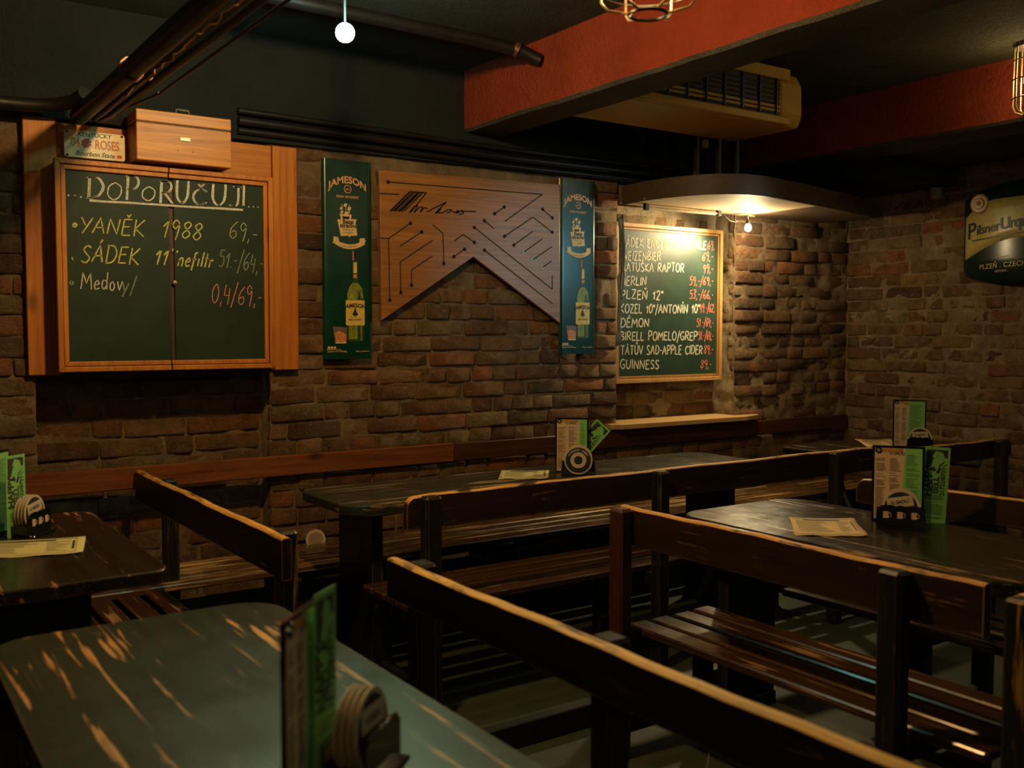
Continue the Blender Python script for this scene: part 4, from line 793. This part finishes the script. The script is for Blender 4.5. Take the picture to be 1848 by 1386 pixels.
# ------------------------------------------------------------------ benches
def bench(name, label, loc, rz, L, posts, group='wooden slat benches', seat=(.03, .43), nsl=4, top=.83, bh=.10, rounded=False, lean=True, postmat=None, seat_y=None, zs=.43, post_top=None, topmat=None, slatmat=None, post_out=True):
    t = thing(name, label, 'bench', loc, rz, group); rnd = random.Random(label)
    n = 26; mb = MB(); x0, x1 = 0, .030
    def prof(y):
        if rounded:
            r = .045; d = min(y, L - y)
            if d < r: return top - r + math.sqrt(max(0, r * r - (r - d) ** 2))
        return top + .0018 * math.sin(y * 9 + L) + .001 * math.sin(y * 31)
    ys = sorted(set([0, L] + [L * k / n for k in range(n + 1)] + ([.004, .012, .025, L - .004, L - .012, L - .025] if rounded else [])))
    for y in ys:
        zt_ = prof(y); zb_ = top - bh
        for (x, z) in ((x0, zb_ + .004), (x0, zt_ - .006), (x0 + .004, zt_ - .0015), (x0 + .010, zt_), (x1 - .010, zt_), (x1 - .004, zt_ - .0015), (x1, zt_ - .006), (x1, zb_ + .004), (x1 - .004, zb_), (x0 + .004, zb_)): mb.v.append(Vector((x, y, z)))
    K = 10
    for i in range(len(ys) - 1):
        for k in range(K): mb.f.append((i * K + k, i * K + (k + 1) % K, (i + 1) * K + (k + 1) % K, (i + 1) * K + k)); mb.m.append(0)
    mb.f.append(tuple(range(K))[::-1]); mb.f.append(tuple((len(ys) - 1) * K + k for k in range(K))); mb.m += [0, 0]
    o = mb.build('backrest', topmat or BENCHTOP, t, local=True, smooth=True)
    pm = postmat or POST; sy0_, sy1_ = seat_y or (0.0, L)
    for y in posts:
        MB().box((-.055, y - .032, 0), (-.001, y + .032, (post_top or top - .002)), ch=.008).build('post', pm if y == posts[-1] else POST, t, local=True)
        MB().box((seat[1] - .10, y - .03, 0), (seat[1] - .05, y + .03, zs - .075), ch=.004).build('leg', BLACKW, t, local=True)
        MB().box((-.001, y - .022, zs - .085), (seat[1] - .015, y + .022, zs - .028), ch=.004).build('seat_bearer', BLACKW, t, local=True)
        MB().box((-.05, y - .02, .08), (seat[1] - .05, y + .02, .14), ch=.003).build('foot_rail', BLACKW, t, local=True)
    w = (seat[1] - seat[0]) / nsl
    for k in range(nsl):
        a = seat[0] + k * w; MB().box((a + .002, sy0_ + rnd.uniform(0, .01), zs - .026), (a + w - .022, sy1_ - rnd.uniform(0, .01), zs + rnd.uniform(-.0015, .0015)), ch=.005).build('seat_slat', slatmat or SLATM, t, local=True)
    return t
# seat points to local +x, the bench runs along local +y
bench('slat_bench', 'slat bench with worn golden top edge crossing the lower middle, nearest', (1.16, 2.20, 0), PI, 1.75, [.075, .80, 1.55])
bench('slat_bench', 'slat bench with red brown left post beside the right hand table', (2.12, 1.20, 0), 0, 1.25, [.21, 1.235 - .02], postmat=POSTR, bh=.125)
bench('slat_bench', 'slat bench running to the back wall beside the left table', (1.03, 4.20, 0), PI, 1.62, [.30, 1.50], seat_y=(.42, 1.60), bh=.12)
bench('slat_bench', 'long slat bench in front of the long wall table', (4.28, 3.00, 0), PI / 2, 2.66, [.35, 1.49, 2.58], rounded=True, seat_y=(.03, 2.64), bh=.12)
bench('slat_bench', 'slat bench with rounded backrest behind the right hand table', (3.33, 2.40, 0), PI, 2.1, [.5, 1.7], rounded=True, seat_y=(-.05, 2.1))
bench('slat_bench', 'slat bench with rounded backrest end, cut off at the lower right corner', (2.12, -.35, 0), 0, 1.50, [.2, 1.445], rounded=True)
bench('slat_bench', 'dark bench with round ended backrest before the right brick wall', (5.25, 2.84, 0), PI / 2, .98, [.15, .85], rounded=True)
# fixed bench along the wall
wb = thing('wall_bench', 'long slatted bench fixed along the brick wall with a plank backrest', 'bench', (2.4, 4.0, 0))
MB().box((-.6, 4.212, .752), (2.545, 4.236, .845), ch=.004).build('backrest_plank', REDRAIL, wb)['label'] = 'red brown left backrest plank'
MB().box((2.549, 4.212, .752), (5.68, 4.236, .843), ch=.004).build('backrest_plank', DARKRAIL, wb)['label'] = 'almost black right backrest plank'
for k in range(4):
    y = 3.815 + k * .099; MB().box((-.6, y, .402), (5.65, y + .082, .430), ch=.005).build('seat_slat', SLATW, wb)
for x in (-.3, .9, 1.9, 3.1, 4.2, 5.3): MB().box((x, 3.90, 0), (x + .06, 3.96, .35)).box((x, 3.84, .35), (x + .06, 4.22, .401)).build('support', BLACKW, wb)
MB().box((-.6, 3.905, .02), (5.65, 3.918, .34)).build('kick_board', BLACKW, wb)

# ------------------------------------------------------------------ tables
def rtop(x0, x1, y0, y1, r, n=7):
    P = []
    for (cx, cy, a0) in ((x1 - r, y1 - r, 0), (x0 + r, y1 - r, 90), (x0 + r, y0 + r, 180), (x1 - r, y0 + r, 270)):
        for k in range(n + 1): t = math.radians(a0 + 90 * k / n); P.append((cx + r * math.cos(t), cy + r * math.sin(t)))
    return P
def table(label, x0, x1, y0, y1, along, mat, r=.08, legs=None, xlegs=False):
    t = thing('pub_table', label, 'table', ((x0 + x1) / 2, (y0 + y1) / 2, 0), 0, 'dark wooden pub tables'); zt_ = .75
    P = rtop(x0, x1, y0, y1, r); c = Vector(((x0 + x1) / 2, (y0 + y1) / 2)); mb = MB()
    rings = [(.000, .712), (-.003, .709), (.003, .716)]
    R = [(.004, .710), (0, .715), (0, .744), (.002, .748), (.006, .750)]; n = len(P)
    for (ins, z) in R:
        for (x, y) in P:
            d = (Vector((x, y)) - c); s = 1 - ins / max(.2, d.length); mb.v.append(Vector((c.x + d.x * s, c.y + d.y * s, z)))
    for i in range(len(R) - 1):
        for k in range(n): mb.f.append((i * n + k, i * n + (k + 1) % n, (i + 1) * n + (k + 1) % n, (i + 1) * n + k)); mb.m.append(0)
    mb.f.append(tuple(range(n))[::-1]); mb.f.append(tuple((len(R) - 1) * n + k for k in range(n))); mb.m += [0, 0]
    mb.build('tabletop', mat, t)
    if xlegs:
        for s in (.22, .78):
            x = x0 + (x1 - x0) * s
            for q in (-1, 1): MB().tube([(x, c.y + q * .22, .0), (x, c.y - q * .20, .70)], .018, 8).build('leg', BLACKW, t)
        return t
    for s in (legs or (.07, .93)):
        if along == 'x': x = x0 + (x1 - x0) * s; MB().box((x - .025, y0 + .10, .05), (x + .025, y1 - .12, .710), ch=.004).build('leg', POST, t); MB().box((x - .035, y0 + .09, 0), (x + .035, y1 - .11, .05), ch=.004).build('foot', BLACKW, t)
        else: y = y0 + (y1 - y0) * s; MB().box((x0 + .16, y - .025, .05), (x1 - .20, y + .025, .710), ch=.004).build('leg', POST, t); MB().box((x0 + .13, y - .035, 0), (x1 - .20, y + .035, .05), ch=.004).build('foot', BLACKW, t)
    if along == 'x': MB().box((x0 + .15, c.y - .02, .20), (x1 - .15, c.y + .02, .28), ch=.003).build('stretcher', BLACKW, t)
    else: MB().box((c.x - .02, y0 + .12, .20), (c.x + .02, y1 - .12, .28), ch=.003).build('stretcher', BLACKW, t)
    return t
table('scuffed green black table in the lower left corner, nearest', .235, .855, .55, 2.30, 'y', TABLE, .10)
table('dark worn table at the left edge with paper menu, by the wall bench', -.05, .745, 2.73, 3.82, 'y', TABLED, .07)
table('long narrow green black table along the wall bench', 1.555, 3.86, 3.32, 3.845, 'x', TABLEX, .09)
table('glossy dark table on the right between two benches', 2.47, 3.09, 1.30, 2.56, 'y', TABLED, .10)
table('small dark table by the right brick corner with crossed legs', 4.42, 5.45, 3.02, 3.74, 'x', TABLED, .06, xlegs=True)
tag(MB().box((1.25, 2.655, 0), (2.95, 2.70, .085), ch=.004).build('floor_beam', BLACKW), 'dark beam lying on the floor between the benches', 'beam')

# ------------------------------------------------------------------ menus, flyers, coaster holders and papers on the tables
def put(o, p, rz): o.location = p; o.rotation_euler = (0, 0, rz); return o
def menu_card(label, p, rz, w=.165, h=.26, green=.60, tilt=0):
    t = thing('menu_card', label, 'menu', (0, 0, 0), 0, 'standing menu cards')
    MB().box((-w / 2, 0, 0), (w / 2, .006, h), ch=.001).build('frame', ACR, t, local=True)
    b = .008; MB().box((-w / 2 + b, -.0010, b), (w / 2 - b, .0001, h - b)).build('page', CREAM, t, local=True)
    gx = -w / 2 + b + (w - 2 * b) * green
    MB().prism([(gx - .006, b), (w / 2 - b, b), (w / 2 - b, h - b), (gx + .006, h - b)], -.0020, -.0009, 1).build('green_insert', GREENP, t, local=True)
    ink = MB(); rnd = random.Random(label)
    def rows_(x0, x1, z0, z1, y, st=.0042, mi=0):
        z = z1
        while z > z0:
            if rnd.random() > .14: ink.box((x0, y - .0004, z), (x0 + (x1 - x0) * rnd.uniform(.5, 1), y, z + .0016), mi)
            z -= st
    cw = (w - 2 * b) * green
    rows_(-w / 2 + b + .004, -w / 2 + b + cw * .46, b + .01, h - .045, -.0010); rows_(-w / 2 + b + cw * .54, -w / 2 + b + cw * .95, b + .03, h - .045, -.0010); rows_(gx + .010, w / 2 - b - .005, b + .01, h - .03, -.0020, .0045, 1)
    text_mb('U SADU', .014, lambda x, y: (-w * .02 + x, -.0016, h - .030 + y), mi=0, mb=ink, bold=.0004)
    ink.build('print', [INK, plain('dark_green_ink', (.04, .12, .03), .7)], t, local=True)
    MB().box((-w / 2 + b, -.0014, h - .022), (-w / 2 + b + cw, -.0011, h - .009)).build('header_strip', plain('orange_header', (.42, .20, .05), .7), t, local=True)
    MB().lathe([(.0, .003), (.010, .003), (.011, 0)], 20, (-w / 2 + .020, -.001, h - .016), 0, 1).lathe([(0, .0036), (.006, .0036), (.006, .003)], 16, (-w / 2 + .020, -.001, h - .016), 1, 1).build('badge', [ACR, INKG], t, local=True)
    return put(t, p, rz)
def flyer(label, p, rz, roll=0, w=.085, h=.26):
    t = thing('green_flyer', label, 'flyer', (0, 0, 0), 0, 'green flyers')
    R = Matrix.Rotation(roll, 4, 'Y'); mk = MB().box((-w / 2, 0, 0), (w / 2, .0012, h)); mk.xf(R); mk.build('sheet', GREENP, t, local=True)
    ink = MB(); f = lambda x, z: Vector((x, -.0006, z))
    def P(pts, mi=0, d=.0006): 
        a = sum(pts[i][0] * pts[(i + 1) % len(pts)][1] - pts[(i + 1) % len(pts)][0] * pts[i][1] for i in range(len(pts)))
        pts = pts if a > 0 else pts[::-1]; ink.add([Vector((x * w, -d, z * h)) for x, z in pts], [tuple(range(len(pts)))], mi)
    P([(-.40, .70), (-.40, .965), (.40, .965), (.40, .86), (.30, .86), (.22, .93), (.0, .95), (-.08, .90), (-.18, .80), (-.25, .74)]); P([(-.18, .87), (-.05, .96), (.05, .92), (-.02, .86)], 1, .0009)
    P([(-.25, .70), (-.10, .75), (.0, .70), (-.05, .68)]); P([(.0, .66), (.12, .75), (.18, .72), (.12, .66)]); P([(.10, .76), (.30, .82), (.31, .81), (.13, .74)]); P([(.22, .74), (.40, .79), (.40, .78), (.24, .73)])
    rt = lambda cx, cz_: (lambda x, y: Vector((cx * w - y, -.0006, cz_ * h + x)))
    text_mb('HAPPY', .036, rt(-.12, .55), mi=0, mb=ink, bold=.0012, space=.92); text_mb('BELL', .030, rt(.13, .50), mi=0, mb=ink, bold=.0008, space=.95); text_mb('21722/8701', .020, rt(.36, .55), mi=0, mb=ink, bold=.0006)
    z = .40
    while z > .05:
        if random.random() > .2: P([(-.36, z), (random.uniform(.1, .38), z), (.38, z + .006), (-.36, z + .006)])
        z -= .018
    ink.xf(R); ink.build('print', [INK, GREENP], t, local=True)
    return put(t, p, rz)
def holder(label, p, rz, mugs=True, ncoast=4, w=.13, big=False):
    t = thing('coaster_holder', label, 'coaster holder', (0, 0, 0), 0, 'black coaster holders')
    MB().box((-w / 2, -.05, 0), (w / 2, .05, .006), ch=.002).build('base', ACR, t, local=True)
    pr_ = [(-w / 2, .005), (w / 2, .005), (w / 2, .062), (w / 2 - .008, .066), (w / 2 - .012, .075), (w * .2, .078), (w * .1, .074), (0, .078), (-w * .1, .074), (-w * .2, .078), (-w / 2 + .012, .075), (-w / 2 + .008, .066), (-w / 2, .062)]
    if big: pr_ = [(x, z * .62) for x, z in pr_]
    MB().prism(pr_, -.034, -.030, 1).build('front_panel', ACR, t, local=True); MB().box((-w / 2, .030, .005), (w / 2, .034, .06)).build('back_panel', ACR, t, local=True)
    if mugs:
        m = MB()
        for q in (-1, 0, 1):
            cx = q * w * .29; m.box((cx - .011, -.0352, .034), (cx + .006, -.0339, .056)); m.tube([(cx + .006, -.0345, .052), (cx + .013, -.0345, .050), (cx + .013, -.0345, .040), (cx + .006, -.0345, .038)], .0012, 5)
        m.build('mug_emblem', CREAM, t, local=True)
    for q in (-1, 1): MB().box((q * w * .5 - .002, -.03, .005), (q * w * .5 + .002, .03, .035)).build('side_panel', ACR, t, local=True)
    put(t, p, rz)
    for k in range(ncoast):
        r = .064 if big else .060; c = MB().lathe([(0, .0), (r, .0), (r, .0028), (0, .0028)], 40, (0, 0, 0), 0, 1)
        top_ = k == ncoast - 1
        if top_:
            for rr, d, mi in ((r * .90, .0034, 1), (r * .56, .0038, 0), (r * .30, .0042, 1)) if big else ((r * .86, .0034, 1),): c.lathe([(0, d), (rr, d), (rr, .0026)], 32, (0, 0, 0), mi, 1)
            if big:
                for q, chx in enumerate('PIVOVARY LOBEC'):
                    aa = math.radians(150 - q * 9.2); text_mb(chx, .013, (lambda aa: lambda x, y: Vector(((r * .66 + y) * math.cos(aa) + x * math.sin(aa), -.0042, (r * .66 + y) * math.sin(aa) - x * math.cos(aa))))(aa), mi=0, mb=c, bold=.0004)
            else:
                c.box((-.040, -.0046, .002), (.042, -.0036, .036), 0); text_mb('U SADU', .015, lambda x, y: Vector((x, -.0050, .014 + y)), mi=1, mb=c, bold=.0005)
        co = c.build('coaster', [COAST, plain('coaster_black', (.012, .012, .012), .7)] if True else COAST, None, local=True)
        off = Matrix.Rotation(rz, 3, 'Z') @ Vector((.0, (.020 - k * .011) if not (big and top_) else -.040, (.068 if not big else .073)))
        co.location = Vector(p) + off; co.rotation_euler = (random.uniform(-.05, .02), random.uniform(-.2, .2), rz)
        lb = {0: 'hindmost', ncoast - 1: 'front'}.get(k, ('second' if k == 1 else 'third'))
        tag(co, f'{lb} round beer coaster standing in the {label}', 'coaster', 'beer coasters')
    return t
def paper(label, corners, mat, border=True):
    """a sheet with slightly lifted edges, corners given far-left, far-right, near-right, near-left"""
    a, b, c, d = [Vector(p) for p in corners]; nu, nv = 12, 8; mb = MB(); vs = []
    def at(s, t, e=0): p = (a * (1 - s) + b * s) * (1 - t) + (d * (1 - s) + c * s) * t; p.z = .7512 + e + .006 * (abs(s - .5) * 2) ** 3 * (.5 + .5 * math.sin(t * 5 + s * 3)) + .003 * math.sin(s * 7) ** 2 * t; return p
    for j in range(nv + 1):
        for i in range(nu + 1): vs.append(at(i / nu, j / nv))
    root = thing('paper_sheet', label, 'paper', ((a + b + c + d) / 4).to_tuple(), 0, 'paper menus lying on tables')
    mb.add(vs, [(j * (nu + 1) + i, (j + 1) * (nu + 1) + i, (j + 1) * (nu + 1) + i + 1, j * (nu + 1) + i + 1) for j in range(nv) for i in range(nu)])
    o = mb.build('sheet', mat, root, smooth='all'); md = o.modifiers.new('thick', 'SOLIDIFY'); md.thickness = .0006; md.offset = -1
    k = MB(); rnd = random.Random(label)
    def bar(s0, s1, t0, t1, mi=0): 
        n = 8
        for q in range(n): u0 = s0 + (s1 - s0) * q / n; u1 = s0 + (s1 - s0) * (q + 1) / n; k.add([at(u0, t0, .0008), at(u0, t1, .0008), at(u1, t1, .0008), at(u1, t0, .0008)], [(0, 1, 2, 3)], mi)
    bar(.05, .93, .07, .085, 1); bar(.05, .93, .90, .915, 1); bar(.05, .055, .07, .915, 1); bar(.93, .935, .07, .915, 1); bar(.2, .75, .11, .16, 0)
    for q in range(9): t0 = .22 + q * .07; bar(.09, rnd.uniform(.4, .62), t0, t0 + .018, 1); bar(.68, rnd.uniform(.75, .88), t0, t0 + .015, 1)
    bar(.895, .915, .2, .7, 0); k.build('print', [INK, INKG], root); return root
faceing = lambda p: math.atan2(p[0], -p[1]) if False else math.atan2(p[1], p[0]) - PI / 2
def F_(p): return math.atan2(p[1], p[0]) - PI / 2     # turn to face the camera spot
# long wall table
p = (2.80, 3.58, .75); menu_card('framed menu card standing on the long wall table', p, F_(p), .155, .255, .72)
p = (2.93, 3.555, .75); flyer('green flyer tilted out of the menu on the long wall table', (2.81, 3.62, .782), F_(p) , .72, .085, .25)
p = (2.775, 3.50, .75); holder('coaster holder on the long wall table', p, F_(p), False, 3, .15, True)
paper('yellow paper menu at the front edge of the long wall table', (onz(906, 850, .75), onz(991, 850, .75), onz(990, 865, .75), onz(899, 865, .75)), PAPER)
# right hand table
p = (2.985, 2.005, .75); menu_card('framed U SADU menu card with green insert on the right hand table', p, F_(p), .168, .262, .60)
p = (3.045, 1.925, .75); flyer('green HAPPY flyer standing beside the menu on the right hand table', (3.065, 1.925, .751), F_(p) + .25, .05)
p = (2.915, 1.945, .75); holder('coaster holder on the right hand table', p, F_(p), True, 4, .150)
paper('orange yellow paper menu on the glossy right hand table', (onz(1423, 935, .75), onz(1541, 937, .75), onz(1567, 970, .75), onz(1435, 967, .75)), PAPERO)
# left table
p = (.405, 3.50, .75); menu_card('menu card at the left edge of the picture on the left table', p, F_(p) + 1.02, .165, .27, .55)
flyer('green flyer in front of the menu on the left table', (.458, 3.452, .751), F_(p) + .85, .0)
p = (.500, 3.47, .75); holder('coaster holder on the left table', p, F_(p) + 1.05, True, 4)
paper('yellow paper menu near the corner of the left table', (onz(-60, 980, .75), onz(155, 970, .75), onz(150, 1000, .75), onz(-70, 1012, .75)), PAPER)
# nearest table
p = onz(556, 1420, .75); menu_card('menu card seen almost edge on, standing on the nearest table', p, F_(p) + 1.20, .165, .262, .45)
p = onz(590, 1398, .75); flyer('green flyer beside the menu card on the nearest table', p, F_(p) + 1.12, 0, .07, .275)
p = onz(655, 1394, .75); holder('coaster holder on the nearest table', p, F_(p) + 1.15, False, 4)
# corner table
p = (4.98, 3.28, .75); menu_card('menu card on the far corner table before the right wall', p, F_(p), .175, .27, .45)
p = (4.90, 3.16, .75); holder('coaster holder on the far corner table', p, F_(p), False, 2, .13)
paper('orange paper menu on the far corner table', (onz(1541, 793, .75), onz(1607, 793, .75), onz(1637, 805, .75), onz(1566, 807, .75)), PAPERO)
# lone coaster leaning on the wall bench
co = MB().lathe([(0, 0), (.048, 0), (.048, .003), (0, .003)], 36, (0, 0, 0), 0, 1).lathe([(0, .0036), (.036, .0036), (.036, .003)], 30, (0, 0, 0), 1, 1).build('coaster', [COAST, plain('coaster_tan_print', (.30, .22, .14), .8)])
q = onz(570, 985, .43); co.location = (q.x + .02, 4.203, .447); co.rotation_euler = (-.12, 0, 0); tag(co, 'single round coaster leaning on the wall above the wall bench', 'coaster')
